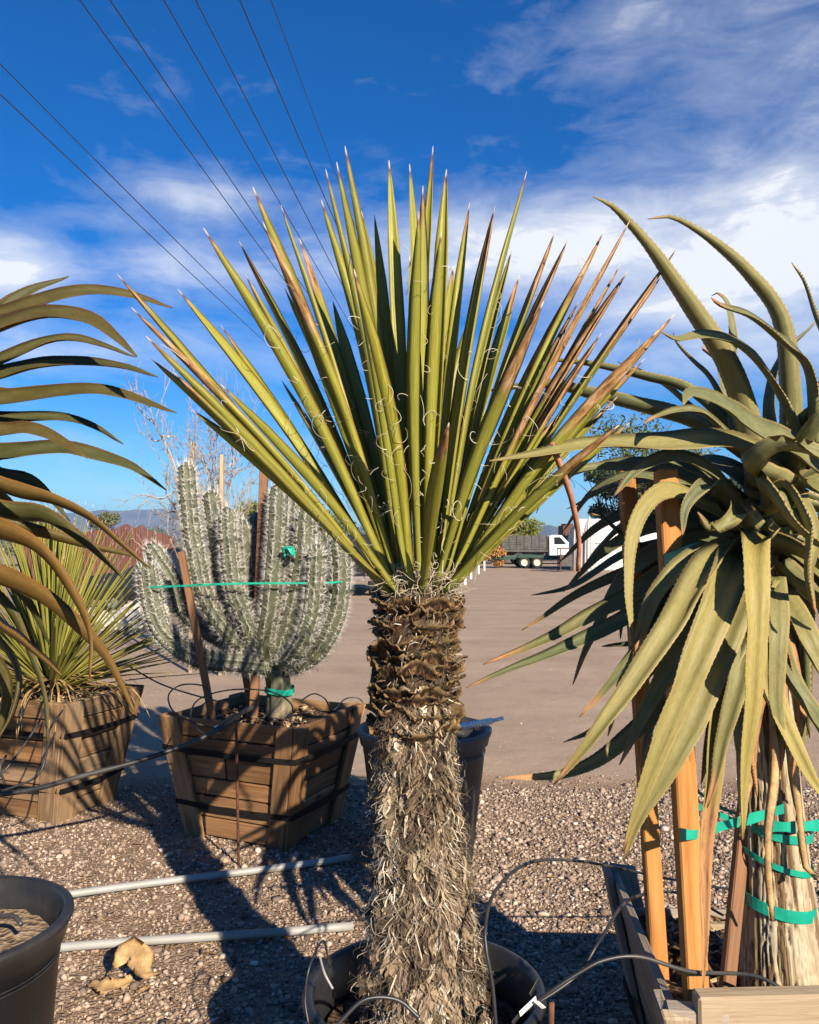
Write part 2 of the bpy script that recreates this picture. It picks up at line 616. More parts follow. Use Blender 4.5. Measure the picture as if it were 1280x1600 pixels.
M['stalk'] = plain('reddish_dry_leaf', (.34, .13, .07), .6, .4, 18, .2, dirt=(.14, .06, .035))


def foliage(name, lo, hi):
    m, t, b = new_mat(name, 0.6, 0.2)
    r = t.attr('rnd')
    t.put(b.inputs['Base Color'], t.ramp(r, [(0.0, lo), (1.0, hi)]))
    return m


M['fol_yellow'] = foliage('yellow_green_foliage', (.085, .105, .018), (.20, .205, .05))
M['fol_green'] = foliage('mesquite_foliage', (.055, .080, .020), (.125, .15, .045))
M['fol_dark'] = foliage('dark_foliage', (.022, .034, .016), (.060, .080, .035))
M['fol_grey'] = foliage('grey_green_scrub', (.075, .085, .045), (.15, .155, .085))
M['fol_orange'] = foliage('orange_dry_bush', (.28, .12, .03), (.50, .26, .08))


def attr_ramp(name, stops, rough=.8, spec=.25, bmp=None):
    m, t, b = new_mat(name, rough, spec)
    r = t.attr('rnd')
    c = t.ramp(r, stops)
    if bmp:
        n = t.noise(t.coord('Object'), bmp, 4)
        c = t.mix(1.0, c, t.ramp(n, [(.3, (.72, .72, .72)), (.7, (1.15, 1.15, 1.15))]), 'MULTIPLY')
        bump(t, b, n, .4, .003)
    t.put(b.inputs['Base Color'], c)
    return m


M['strand'] = attr_ramp('trunk_fibre', [(0, (.022, .015, .010)), (.28, (.085, .060, .040)), (.55, (.225, .158, .098)), (.8, (.39, .305, .208)), (1, (.63, .56, .45))])
M['curl'] = attr_ramp('leaf_curl_fibre', [(0, (.36, .28, .16)), (1, (.72, .66, .52))])
M['stone'] = attr_ramp('gravel_stone', [(0, (.10, .068, .052)), (.22, (.20, .145, .118)), (.45, (.325, .238, .182)), (.7, (.42, .32, .245)), (.88, (.52, .42, .33)), (1, (.64, .565, .47))], .85, .25, 60)
M['scrap'] = attr_ramp('bark_scrap', [(0, (.05, .028, .016)), (.5, (.20, .115, .055)), (1, (.52, .38, .22))])
M['spine'] = attr_ramp('cactus_spine', [(0, (.14, .11, .09)), (.4, (.40, .37, .33)), (1, (.68, .66, .60))], .55)


def mat_trunk():
    m, t, b = new_mat('yucca_trunk_bark', .9, .15)
    c = t.coord('Object')
    n = t.noise(t.mapping(c, scale=(1, 1, .3)), 60, 6, .7, 1)
    n2 = t.noise(c, 9, 5, .6)
    col = t.ramp(t.math('ADD', t.math('MULTIPLY', n, .6), t.math('MULTIPLY', n2, .4)), [(.38, (.022, .014, .009)), (.5, (.10, .068, .042)), (.62, (.27, .20, .13))])
    t.put(b.inputs['Base Color'], col)
    bump(t, b, n, 1.0, .01)
    return m


def mat_scale():
    m, t, b = new_mat('cut_leaf_base', .75, .3)
    c = t.coord('Object')
    n = t.noise(t.mapping(c, scale=(1, 1, .6)), 70, 5, .7, 1.0)
    n2 = t.noise(c, 22, 3, .5)
    e = t.attr('t')
    col = t.ramp(t.math('ADD', t.math('MULTIPLY', n, .5), t.math('MULTIPLY', n2, .5)), [(.42, (.010, .006, .004)), (.50, (.050, .024, .012)), (.56, (.16, .082, .034)), (.62, (.46, .32, .16))])
    col = t.mix(t.ramp(e, [(.35, 0.0), (1.0, .30)]), col, (.42, .28, .12))
    t.put(b.inputs['Base Color'], col)
    bump(t, b, n, .8, .006)
    return m


def mat_soil(name, a, b_, c_):
    m, t, b = new_mat(name, .95, .1)
    c = t.coord('Object')
    n = t.noise(c, 45, 6, .7)
    v = t.n('ShaderNodeTexVoronoi', Vector=c, Scale=55.0)
    col = t.ramp(t.math('ADD', t.math('MULTIPLY', n, .7), t.math('MULTIPLY', v.outputs['Distance'], .4)), [(.3, a), (.5, b_), (.75, c_)])
    t.put(b.inputs['Base Color'], col)
    bump(t, b, t.math('ADD', n, v.outputs['Distance']), .9, .015)
    return m


def mat_cactus():
    m, t, b = new_mat('cactus_skin', .55, .35)
    c = t.coord('Object')
    n = t.noise(c, 14, 5, .6)
    r = t.attr('ridge')
    col = t.ramp(n, [(.3, (.044, .050, .028)), (.55, (.072, .076, .044)), (.75, (.125, .12, .072))])
    col = t.mix(t.ramp(r, [(.75, 0.0), (1.0, .5)]), col, (.20, .195, .12))
    old = t.attr('old')
    n2 = t.noise(c, 30, 6, .7)
    col = t.mix(t.math('MULTIPLY', old, t.ramp(n2, [(.3, .4), (.6, 1.0)])), col, (.27, .215, .135))
    t.put(b.inputs['Base Color'], col)
    bump(t, b, n2, .3, .004)
    return m


def mat_aloe_bark():
    m, t, b = new_mat('peeling_aloe_bark', .85, .2)
    h = t.attr('h')           # relief height
    c = t.coord('Object')
    n = t.noise(t.mapping(c, scale=(1, 1, .18)), 28, 6, .65, .8)
    n2 = t.noise(c, 6, 4, .5)
    pale = t.ramp(n, [(.3, (.27, .21, .13)), (.55, (.40, .335, .23)), (.75, (.50, .44, .33))])
    brown = t.ramp(n, [(.3, (.13, .08, .04)), (.6, (.29, .20, .105)), (.8, (.38, .28, .16))])
    col = t.mix(t.ramp(h, [(.36, 0.0), (.46, 1.0)]), brown, pale)
    col = t.mix(t.ramp(h, [(.10, .95), (.24, 0.0)]), col, (.055, .032, .017))
    col = t.mix(t.ramp(h, [(.28, .9), (.55, 0.0)]), col, t.mix(t.ramp(h, [(.24, 1.0), (.26, 0.0)]), brown, (.13, .08, .045)))
    col = t.mix(t.ramp(n2, [(.55, 0.0), (.7, .35)]), col, (.30, .23, .13))
    t.put(b.inputs['Base Color'], col)
    bump(t, b, n, .6, .006)
    return m


def mat_ground():
    m, t, b = new_mat('desert_ground', .95, .15)
    pos = t.n('ShaderNodeNewGeometry').outputs['Position']
    sp = t.n('ShaderNodeSeparateXYZ', Vector=pos)
    nb = t.noise(pos, .55, 5, .6)
    nm = t.noise(pos, 7.0, 6, .65)
    nf = t.noise(pos, 90.0, 4, .7)
    # packed dirt road, with faint tracks running along it
    trk = t.noise(t.mapping(pos, scale=(.8, 1.5, 1), rot=(0, 0, R(12))), 1.1, 8, .68)
    road = t.ramp(t.math('ADD', t.math('MULTIPLY', trk, .6), t.math('MULTIPLY', nb, .4)), [(.34, (.290, .210, .148)), (.5, (.355, .260, .184)), (.66, (.412, .308, .220))])
    road = t.mix(t.ramp(nf, [(.28, .55), (.45, 0.0)]), road, (.17, .115, .085))
    road = t.mix(t.ramp(t.noise(pos, 140, 2, .5), [(.66, 0.0), (.74, .7)]), road, (.55, .46, .38))
    # tyre tracks that run across the lot, and old damp stains
    wv = t.n('ShaderNodeTexWave', {'wave_type': 'BANDS', 'bands_direction': 'Y', 'wave_profile': 'SIN'}, Vector=t.mapping(pos, scale=(.05, .16, 1), rot=(0, 0, R(-16))), Scale=1.0, Distortion=7.0, Detail=4.0, Detail_Scale=.35)
    tread = t.noise(t.mapping(pos, scale=(5, 2.4, 1), rot=(0, 0, R(-16))), 2.4, 4, .6)
    tm = t.math('MULTIPLY', t.ramp(wv.outputs[1], [(.80, 0.0), (.95, .32)]), t.ramp(tread, [(.3, .1), (.65, 1.0)]))
    road = t.mix(tm, road, (.235, .168, .125))
    st = t.noise(pos, .9, 8, .72)
    road = t.mix(t.ramp(st, [(.56, 0.0), (.70, .45)]), road, (.22, .158, .118))
    road = t.mix(t.ramp(st, [(.28, .5), (.42, 0.0)]), road, (.45, .35, .27))
    # gravelly soil near the pots
    soil = t.ramp(nm, [(.3, (.165, .105, .066)), (.52, (.26, .175, .114)), (.72, (.37, .262, .178))])
    v = t.n('ShaderNodeTexVoronoi', Vector=pos, Scale=75.0)
    soil = t.mix(t.ramp(v.outputs['Distance'], [(.12, .55), (.4, 0.0)]), soil, t.mix(v.outputs['Color'], (.26, .19, .155), (.46, .38, .31)))
    edge = t.math('ADD', sp.outputs[1], t.math('MULTIPLY', t.math('SUBTRACT', t.noise(pos, 2.2, 5, .6), .5), .55))
    gmask = t.ramp(t.math('MULTIPLY', edge, .1), [(.548, 1.0), (.575, 0.0)])
    road = t.mix(t.ramp(t.math('MULTIPLY', edge, .1), [(.555, .85), (.585, 0.0)]), road, (.33, .225, .145))
    c = t.mix(gmask, road, soil)
    # far desert floor with scrub
    far = t.ramp(t.noise(pos, .02, 6, .7), [(.35, (.12, .12, .06)), (.6, (.27, .21, .15))])
    c = t.mix(t.ramp(t.math('MULTIPLY', sp.outputs[1], .001), [(.075, 0.0), (.11, 1.0)]), c, far)
    t.put(b.inputs['Base Color'], c)
    hgt = t.math('ADD', t.math('MULTIPLY', nf, .5), t.math('MULTIPLY', nm, 1.0))
    hgt = t.math('ADD', hgt, t.math('MULTIPLY', t.math('MULTIPLY', v.outputs['Distance'], gmask), -1.2))
    bump(t, b, hgt, .75, .012)
    return m


def mat_mountain():
    m, t, b = new_mat('desert_mountain', .95, .1)
    c = t.coord('Object')
    n = t.noise(c, .004, 8, .65)
    t.put(b.inputs['Base Color'], t.ramp(n, [(.35, (.075, .062, .050)), (.6, (.15, .115, .09))]))
    return m


M['trunk'] = mat_trunk()
M['scale'] = mat_scale()
M['soil'] = mat_soil('potting_soil', (.022, .013, .008), (.065, .040, .025), (.17, .115, .075))
M['soil_tan'] = mat_soil('tan_potting_soil', (.12, .075, .045), (.26, .18, .115), (.42, .31, .21))
M['cactus'] = mat_cactus()
M['aloe_bark'] = mat_aloe_bark()
M['ground'] = mat_ground()
M['mountain'] = mat_mountain()

# ------------------------------------------------------------------ ground
def axis_lines(lo, hi, step, far):
    a = list(np.arange(lo, hi + 1e-6, step))
    s, x = step, hi
    while x < far:
        s *= 1.35
        x += s
        a.append(x)
    s, x = step, lo
    while x > -far:
        s *= 1.35
        x -= s
        a.insert(0, x)
    return np.array(a)


gx, gy = axis_lines(-4, 4, .05, 9000), axis_lines(1, 7, .05, 9000)
X, Y = np.meshgrid(gx, gy, indexing='ij')
Z = np.zeros_like(X)
for i, x in enumerate(gx):
    if abs(x) > 30:
        continue
    for j, y in enumerate(gy):
        if -20 < y < 40:
            near = 1.0 if y < 5.7 else 0.35
            Z[i, j] = near * (.012 * noise.noise((x * 2.1, y * 2.1, 3)) + .006 * noise.noise((x * 7, y * 7, 9)))
nx, ny = X.shape
idx = np.arange(nx * ny).reshape(nx, ny)
gf = np.stack([idx[:-1, :-1], idx[1:, :-1], idx[1:, 1:], idx[:-1, 1:]], -1).reshape(-1, 4)
gobj = mesh('ground', np.stack([X, Y, Z], -1).reshape(-1, 3), gf, M['ground'], smooth=True)
tag(gobj, kind='structure')


def ground_z(x, y):
    near = 1.0 if y < 5.7 else 0.35
    return near * (.012 * noise.noise((x * 2.1, y * 2.1, 3)) + .006 * noise.noise((x * 7, y * 7, 9)))


# loose gravel: real stones
def gravel(n):
    ico_v, ico_f = [], []
    bm = bmesh.new()
    bmesh.ops.create_icosphere(bm, subdivisions=1, radius=1)
    ico_v = np.array([v.co[:] for v in bm.verts])
    ico_f = np.array([[v.index for v in f.verts] for f in bm.faces])
    bm.free()
    xs, ys, sz = [], [], []
    while len(xs) < n:
        y = 1.75 + 4.0 * random.random() ** 0.85
        x = random.uniform(-1, 1) * (0.56 * y + .25)
        dn = noise.noise((x * 1.3, y * 1.3, 5)) * .5 + .5
        # the left side is dirtier, the strip by the road on the right is dense clean gravel
        keep = .30 + .65 * dn
        if x > .15 and y > 3.3:
            keep = 1.0
        elif x > .2:
            keep = .45 + .5 * dn
        if y > 5.45 + .25 * noise.noise((x * 1.6, 1, 2)):
            keep *= .12
        if random.random() > keep:
            continue
        xs.append(x); ys.append(y)
        r = min(.021, .0045 * math.exp(random.gauss(.04, .52)))
        sz.append(r)
    xs, ys, sz = map(np.array, (xs, ys, sz))
    zs = np.array([ground_z(x, y) for x, y in zip(xs, ys)])
    k = len(ico_v)
    defo = 1 + rng.uniform(-.42, .42, (n, k, 1))
    sc = rng.uniform(.65, 1.3, (n, 1, 3))
    sc[:, :, 2] *= .72
    V = ico_v[None] * defo * sc
    a = rng.uniform(0, 6.28, n)
    ca, sa = np.cos(a)[:, None], np.sin(a)[:, None]
    V = np.stack([V[..., 0] * ca - V[..., 1] * sa, V[..., 0] * sa + V[..., 1] * ca, V[..., 2]], -1) * sz[:, None, None]
    V += np.stack([xs, ys, zs + sz * .35], -1)[:, None, :]
    Fc = (ico_f[None] + (np.arange(n) * k)[:, None, None]).reshape(-1, 3)
    cl = np.clip(rng.normal(.47, .23, n), 0, 1)
    cl = np.where(rng.random(n) < .035, .93, cl)
    o = mesh('gravel', V.reshape(-1, 3), Fc, M['stone'], attrs={'rnd': np.repeat(cl, k)})
    return tag(o, 'loose pinkish grey gravel scattered over the dirt around the pots', 'gravel', kind='stuff')


gravel(74000)


def pebbles(n):
    A = Acc()
    for i in range(n):
        y = 5.5 + 9 * random.random() ** 1.6
        x = random.uniform(-1, 1) * .55 * y
        r = random.uniform(.003, .007) * (1.6 if random.random() < .06 else 1)
        z = ground_z(x, y)
        a = random.uniform(0, 6)
        v = [(x + r * math.cos(a + k * 1.571) * random.uniform(.7, 1.2), y + r * math.sin(a + k * 1.571) * random.uniform(.7, 1.2), z) for k in range(4)] + [(x, y, z + r * random.uniform(.5, .9))]
        A.add(v, [[0, 1, 4], [1, 2, 4], [2, 3, 4], [3, 0, 4]], rnd=min(1, max(0, random.gauss(.5, .25))))
    o = A.build('pebbles', M['stone'])
    tag(o, 'tiny loose pebbles strewn over the packed dirt road', 'pebbles', kind='stuff')


pebbles(5000)


# twigs and shreds of dry leaf lying on the gravel
def litter():
    A = Acc()
    for i in range(420):
        y = random.uniform(2.0, 5.6)
        x = random.uniform(-1, 1) * .55 * y
        L = random.uniform(.015, .09)
        a = random.uniform(0, 6.28)
        z = ground_z(x, y) + .012
        w_ = random.uniform(.001, .004)
        b = random.uniform(-.6, .6)
        pts = [(x + math.cos(a + b * s) * L * s, y + math.sin(a + b * s) * L * s, z + .01 * math.sin(s * 3) * random.random()) for s in (0, .5, 1)]
        v, f = tube_geo(np.array(pts), [w_, w_ * .9, w_ * .3], 4)
        A.add(v, f, rnd=random.uniform(.2, 1))
    o = A.build('leaf_litter', M['scrap'], smooth=True)
    tag(o, 'twigs and shreds of dry leaf scattered over the gravel', 'litter', kind='stuff')


litter()

# ------------------------------------------------------------------ far mountains
def mountain(name, d, prof, depth):
    """prof: (px, py) skyline seen from here; a ridge with real flanks at distance d"""
    pxs = [p[0] for p in prof]
    cols, rows = 140, 26
    V = []
    for i in range(cols):
        px = pxs[0] + (pxs[-1] - pxs[0]) * i / (cols - 1)
        py = np.interp(px, pxs, [p[1] for p in prof])
        x = (px - 640) / F * d
        h = CAMH + (HORIZON - py) / F * d
        h += .06 * h * noise.fractal((x * .012, d * .01, 1.3), 1.0, 2.0, 5)
        for j in range(rows):
            s = j / (rows - 1)
            y = d + (s - .45) * depth
            k = max(0, 1 - abs(s - .45) / (.45 if s < .45 else .55)) ** .9
            gul = noise.ridged_multi_fractal((x * .006, y * .0022, d * .1), 1.0, 2.0, 5, 1.0, 2.0) * .16
            z = h * k * (1 - gul * (1 - k) * 1.6) - 3
            V.append((x, y, z))
    I = np.arange(cols * rows).reshape(cols, rows)
    Fq = np.stack([I[:-1, :-1], I[1:, :-1], I[1:, 1:], I[:-1, 1:]], -1).reshape(-1, 4)
    o = mesh(name, V, Fq, M['mountain'], smooth=True)
    return tag(o, kind='structure')


mountain('mountains', 6200, [(-900, 830), (-500, 806), (-200, 800), (-60, 803), (40, 795), (90, 800), (150, 797), (200, 795), (245, 794), (300, 796),
                             (380, 800), (480, 812), (600, 828), (740, 842), (900, 846)], 1800)
mountain('hills', 2600, [(-300, 842), (-60, 832), (100, 838), (190, 834), (235, 828), (255, 826), (290, 832), (400, 838), (560, 842), (700, 846)], 700)
mountain('mountain', 4300, [(735, 846), (790, 840), (815, 833), (838, 824), (850, 819), (857, 818), (868, 822), (884, 826), (905, 829), (960, 836), (1040, 826),
                            (1120, 834), (1300, 840), (1700, 846)], 900)

# ------------------------------------------------------------------ leaves
RING = [-1, -.5, 0, .5, 1, .5, 0, -.5]


def leaf_geo(path, wfun, thick, chan, nref, roll=0.0, teeth=0.0, side=None, wave=0.0):
    """one solid succulent leaf along path. nref: direction the upper face looks at its base. side: fixed sideways vector (for drooping leaves)"""
    path = np.asarray(path)
    n = len(path)
    T = np.gradient(path, axis=0)
    T /= np.linalg.norm(T, axis=1)[:, None] + 1e-12
    V, At, As, Af, faces = [], [], [], [], []
    rolls = roll if hasattr(roll, '__len__') else [roll] * n
    ph = random.uniform(0, 6)
    prev = None
    edges = [[], []]
    for i in range(n):
        t = T[i]
        tt = i / (n - 1)
        if side is not None:
            s = np.array(side, float) - t * np.dot(side, t)
            s = norm(s)
        else:
            s = norm(np.cross(t, nref))
        if prev is not None and np.dot(prev, s) < 0:
            s = -s
        prev = s
        nn = np.cross(s, t)
        a = R(rolls[i])
        s2 = s * math.cos(a) + nn * math.sin(a)
        n2 = -s * math.sin(a) + nn * math.cos(a)
        hw = wfun(tt) * .5
        th = min(thick * (1 - .55 * tt), hw * 1.1)
        for k, q in enumerate(RING):
            hgt = chan * abs(q) ** 1.45 * hw
            if wave and abs(q) == 1:
                hgt += wave * math.sin(tt * 19 + ph + q) * hw
            if k > 4:
                hgt -= th * (1 - q * q)
            elif abs(q) < 1:
                hgt -= th * .05
            V.append(path[i] + s2 * hw * q + n2 * hgt)
            At.append(tt); As.append(q); Af.append(1.0 if k < 5 else 0.0)
        edges[0].append((V[-8], -s2)); edges[1].append((V[-4], s2))
    for i in range(n - 1):
        for k in range(8):
            k2 = (k + 1) % 8
            faces.append([i * 8 + k, (i + 1) * 8 + k, (i + 1) * 8 + k2, i * 8 + k2])
    faces.append(list(range(8)))
    faces.append([(n - 1) * 8 + k for k in range(8)][::-1])
    if teeth:
        for e in edges:
            for i in range(1, n - 2):
                for h in (0.0, .5):
                    p0 = e[i][0] + (e[i + 1][0] - e[i][0]) * h
                    p1 = e[i][0] + (e[i + 1][0] - e[i][0]) * (h + .16)
                    tip = (p0 + p1) / 2 + e[i][1] * teeth + (p1 - p0) * .5
                    b = len(V)
                    V += [p0, p1, tip]
                    At += [i / (n - 1)] * 3; As += [1.0] * 3; Af += [1.0] * 3
                    faces.append([b, b + 1, b + 2])
    return np.array(V), faces, {'t': At, 's': As, 'f': Af}


def leaf(name, parent, mat, dry, warm, *a, **k):
    v, f, at = leaf_geo(*a, **k)
    o = mesh(name, v, f, mat, parent, True, at)
    o.color = (dry, warm, random.random(), 1)
    return o


# ------------------------------------------------------------------ the yucca in the middle
YD = 2.15
YB = P(656, 905, YD)              # where the leaves spring from
YX, YY = YB.x, YB.y
Z_SOIL, Z_TOP = .37, P(656, 925, YD).z
yucca = empty('yucca', (YX, YY, Z_SOIL), 'tall shaggy trunked yucca with fan of stiff sword leaves in the black tub', 'yucca')


def trunk_r(z):
    return float(np.interp(z, [.30, .37, .50, .75, 1.0, 1.18, 1.36, Z_TOP - .02, Z_TOP + .03], [.158, .152, .138, .100, .082, .080, .090, .091, .055]))


def trunk_rd(a, z):
    dx, dy = math.cos(a), math.sin(a)
    k = min(1, max(0, (1.2 - z) / .1))
    return trunk_r(z) + k * (.024 * noise.fractal((dx * 2.6, dy * 2.6, z * 8), 1.0, 2.0, 4) + .012 * noise.noise((dx * 7, dy * 7, z * 15)))


V, Fq = [], []
zs = np.linspace(.30, Z_TOP + .03, 90)
SEG = 72
for i, z in enumerate(zs):
    for j in range(SEG):
        a = j / SEG * 2 * math.pi
        dx, dy = math.cos(a), math.sin(a)
        r = trunk_rd(a, z) - .003
        V.append((YX + r * dx + .012 * math.sin(z * 4), YY + r * dy, z))
I = np.arange(len(zs) * SEG).reshape(len(zs), SEG)
I2 = np.roll(I, -1, axis=1)
Fq = np.stack([I[:-1], I2[:-1], I2[1:], I[1:]], -1).reshape(-1, 4).tolist()
Fq.append(I[-1].tolist())
mesh('trunk', V, Fq, M['trunk'], yucca, True)


def strands():
    """hanging dead leaf fibre on the lower trunk"""
    A = Acc()
    for i in range(8500):
        z = .35 + (1.21 - .35) * random.random() ** .9
        a = random.uniform(0, 2 * math.pi)
        if math.sin(a) > .45 and random.random() < .7:
            continue
        cl = noise.noise((math.cos(a) * 2.5, math.sin(a) * 2.5, z * 6))
        L = random.uniform(.010, .046) * (1.8 if random.random() < .12 else 1)
        r0 = trunk_rd(a, z) + random.uniform(-.004, .010)
        lift = random.uniform(.002, .016) * (2.4 if random.random() < .12 else 1)
        da = random.gauss(0, .8) + cl * .8
        curl = random.gauss(0, .55)
        wd = random.choice([.0005, .0006, .0007, .0008, .0010, .0013, .0022])
        pts = []
        m_ = 5
        for q in range(m_):
            s = q / (m_ - 1)
            zz = z - L * (s ** .9) + (.25 * L * s * s * max(0, curl) * 2)
            aa = a + da * s * L / trunk_r(z) + curl * .3 * s * s
            rr = trunk_rd(aa, max(zz, .31)) + (r0 - trunk_rd(a, z)) * (1 - s) + lift * math.sin(s * 2.4) + .004 + .02 * s * s * abs(curl)
            pts.append(np.array((YX + rr * math.cos(aa) + .012 * math.sin(z * 4), YY + rr * math.sin(aa), zz)))
        tan = np.array((-math.sin(a), math.cos(a), random.uniform(-.3, .3)))
        rad = np.array((math.cos(a), math.sin(a), 0))
        tw = random.uniform(-1, 1)
        sd = norm(tan + rad * tw)
        v = []
        for q, p in enumerate(pts):
            k = wd * (1.0 - .75 * q / (m_ - 1))
            v += [p - sd * k, p + sd * k]
        f = [[2 * q, 2 * q + 1, 2 * q + 3, 2 * q + 2] for q in range(m_ - 1)]
        tone = min(1, max(0, random.gauss(.48 + .75 * cl, .22) + (.14 if wd > .002 else 0)))
        A.add(v, f, rnd=tone)
    o = A.build('fibre', M['strand'], yucca)
    o['kind'] = 'stuff'
    o['label'] = 'shaggy hanging fibre of dead leaves covering the trunk'
    # ragged wide splinters
    for i in range(60):
        z = random.choice((random.uniform(.45, 1.18), random.uniform(.95, 1.2)))
        a = random.uniform(math.pi * 1.02, math.pi * 1.98)
        L, wd = random.uniform(.018, .055), random.uniform(.0018, .0065)
        tan = np.array((-math.sin(a), math.cos(a), 0)); rad = np.array((math.cos(a), math.sin(a), 0))
        v, m_ = [], 6
        bend = random.uniform(-.012, .012)
        for q in range(m_):
            s = q / (m_ - 1)
            p = np.array((YX, YY, z - L * s)) + rad * (trunk_rd(a, z - L * s) + .010 + .007 * math.sin(s * 2.6)) + tan * bend * s * s
            k = wd * (.5 + .5 * math.sin(min(1, s * 3) * 1.57)) * (1 - .7 * s) * random.uniform(.8, 1.15)
            v += [p - tan * k + rad * .003, p + tan * k, p - tan * k * .8 - rad * .003]
        f = []
        for q in range(m_ - 1):
            b = q * 3
            f += [[b, b + 1, b + 4, b + 3], [b + 1, b + 2, b + 5, b + 4], [b + 2, b, b + 3, b + 5]]
        mesh('splinter', v, f, M['strand'], yucca, False, {'rnd': np.full(len(v), random.uniform(.55, .95))})


strands()


def thatch():
    """layered flat ragged remains of old leaf bases"""
    A = Acc()
    for i in range(1500):
        z = random.uniform(.38, 1.25)
        a = random.uniform(0, 2 * math.pi)
        if math.sin(a) > .5 and random.random() < .6:
            continue
        cl = noise.noise((math.cos(a) * 2.0, math.sin(a) * 2.0, z * 5))
        L, wd = random.uniform(.022, .065), random.uniform(.004, .013)
        sl = random.gauss(0, .30)
        m_ = 5
        v = []
        lift = random.uniform(.002, .012)
        for q in range(m_):
            f = q / (m_ - 1)
            zz = z - L * f
            for e in (-1, 1):
                k = wd * (1 - .35 * f) * random.uniform(.6, 1.2) * (.4 if q == m_ - 1 else 1)
                aa = a + (sl * L * f + e * k) / trunk_r(z)
                rr = trunk_rd(aa, max(zz, .31)) + .002 + lift * f ** 1.5 + (.004 * random.random() if q == m_ - 1 else 0)
                jz = random.uniform(-.008, .008) if q == m_ - 1 else 0
                v.append((YX + rr * math.cos(aa) + .012 * math.sin(z * 4), YY + rr * math.sin(aa), zz + jz))
        v = np.array(v)
        rad = np.array((math.cos(a), math.sin(a), 0)) * .0015
        v = np.concatenate([v, v - rad])
        f = [[2 * q, 2 * q + 1, 2 * q + 3, 2 * q + 2] for q in range(m_ - 1)]
        o_ = 2 * m_
        f += [[o_ + 2 * q + 2, o_ + 2 * q + 3, o_ + 2 * q + 1, o_ + 2 * q] for q in range(m_ - 1)]
        f += [[2 * m_ - 2, 2 * m_ - 1, o_ + 2 * m_ - 1, o_ + 2 * m_ - 2]]
        A.add(v, f, rnd=min(1, max(0, random.gauss(.42 + .7 * cl, .17))))
    o = A.build('thatch', M['strand'], yucca)
    o['kind'] = 'stuff'
    o['label'] = 'layered ragged remains of old leaf bases on the trunk'


thatch()


def scales():
    """rows of cut leaf bases round the upper trunk"""
    protos = []
    for k in range(6):
        n, mrow = 21, 4
        V, At = [], []
        for side in (0, 1):
            for r_ in range(mrow):
                for c in range(n):
                    u = c / (n - 1) * 2 - 1
                    s = r_ / (mrow - 1)
                    ang = u * .46
                    rag = noise.noise((c * .45, k * 7.1, 2)) * .009 + random.uniform(-.0045, .0035)
                    rr = .086 + s ** 1.3 * (.026 + .012 * noise.noise((u * 2, k, 1))) + (0 if side == 0 else -.0035 - .003 * (1 - s)) + (random.uniform(-.002, .003) if r_ == mrow - 1 else 0)
                    zz = -.020 + s * (.034 - .022 * u * u) + (rag if r_ == mrow - 1 else rag * .3) + .006 * math.sin(u * 3 + k)
                    V.append((rr * math.cos(ang), rr * math.sin(ang), zz))
                    At.append(s ** 2 if side == 0 else 1.0)
        off = mrow * n
        f = []
        for r_ in range(mrow - 1):
            for c in range(n - 1):
                a, b = r_ * n + c, r_ * n + c + 1
                f.append([a, b, b + n, a + n])
                f.append([off + a, off + a + n, off + b + n, off + b])
        t_ = (mrow - 1) * n
        for c in range(n - 1):
            f.append([t_ + c, t_ + c + 1, off + t_ + c + 1, off + t_ + c])
        me = bpy.data.meshes.new('leaf_base')
        me.from_pydata(V, [], f)
        at = me.attributes.new('t', 'FLOAT', 'POINT')
        at.data.foreach_set('value', np.array(At, dtype=np.float32))
        me.polygons.foreach_set('use_smooth', np.ones(len(me.polygons), dtype=bool))
        me.materials.append(M['scale'])
        protos.append(me)
    rows = 10
    for r_ in range(rows):
        z = 1.135 + (Z_TOP - .012 - 1.135) * r_ / (rows - 1)
        cnt = 8
        for c in range(cnt):
            o = bpy.data.objects.new('leaf_base', random.choice(protos))
            COL.objects.link(o)
            o.parent = yucca
            o.location = (.012 * math.sin(z * 4) + random.uniform(-.003, .003), random.uniform(-.003, .003), z - Z_SOIL + random.uniform(-.007, .007))
            a = (c + .5 * (r_ % 2) + random.uniform(-.15, .15)) / cnt * 2 * math.pi
            o.rotation_euler = (random.uniform(-.10, .10), random.uniform(-.12, .12), a)
            s = random.uniform(.95, 1.12) * (1.0 + .02 * (rows - r_) / rows)
            o.scale = (s, s, random.uniform(.85, 1.25))
    # loose shreds between the rows
    A = Acc()
    for i in range(700):
        z = random.uniform(1.10, Z_TOP + .03)
        a = random.uniform(math.pi * .9, math.pi * 2.1)
        rad = np.array((math.cos(a), math.sin(a), 0)); tan = np.array((-math.sin(a), math.cos(a), 0))
        r0 = trunk_r(z) + random.uniform(.0, .014)
        L = random.uniform(.012, .04)
        d = norm(rad * random.uniform(.1, .6) + tan * random.gauss(0, .8) + np.array((0, 0, random.gauss(-.3, .7))))
        p = np.array((YX + .012 * math.sin(z * 4), YY, z)) + rad * r0
        mid = p + d * L * .5 + rad * .004
        e = p + d * L + np.array((0, 0, -.3 * L))
        sd = norm(np.cross(d, rad) + .01)
        k = random.choice([.0008, .0012, .002])
        v = [p - sd * k, p + sd * k, mid - sd * k * .8, mid + sd * k * .8, e]
        A.add(v, [[0, 1, 3, 2], [2, 3, 4]], rnd=min(1, max(0, random.gauss(.35, .28))))
    o = A.build('shred', M['strand'], yucca)
    o['kind'] = 'stuff'


scales()

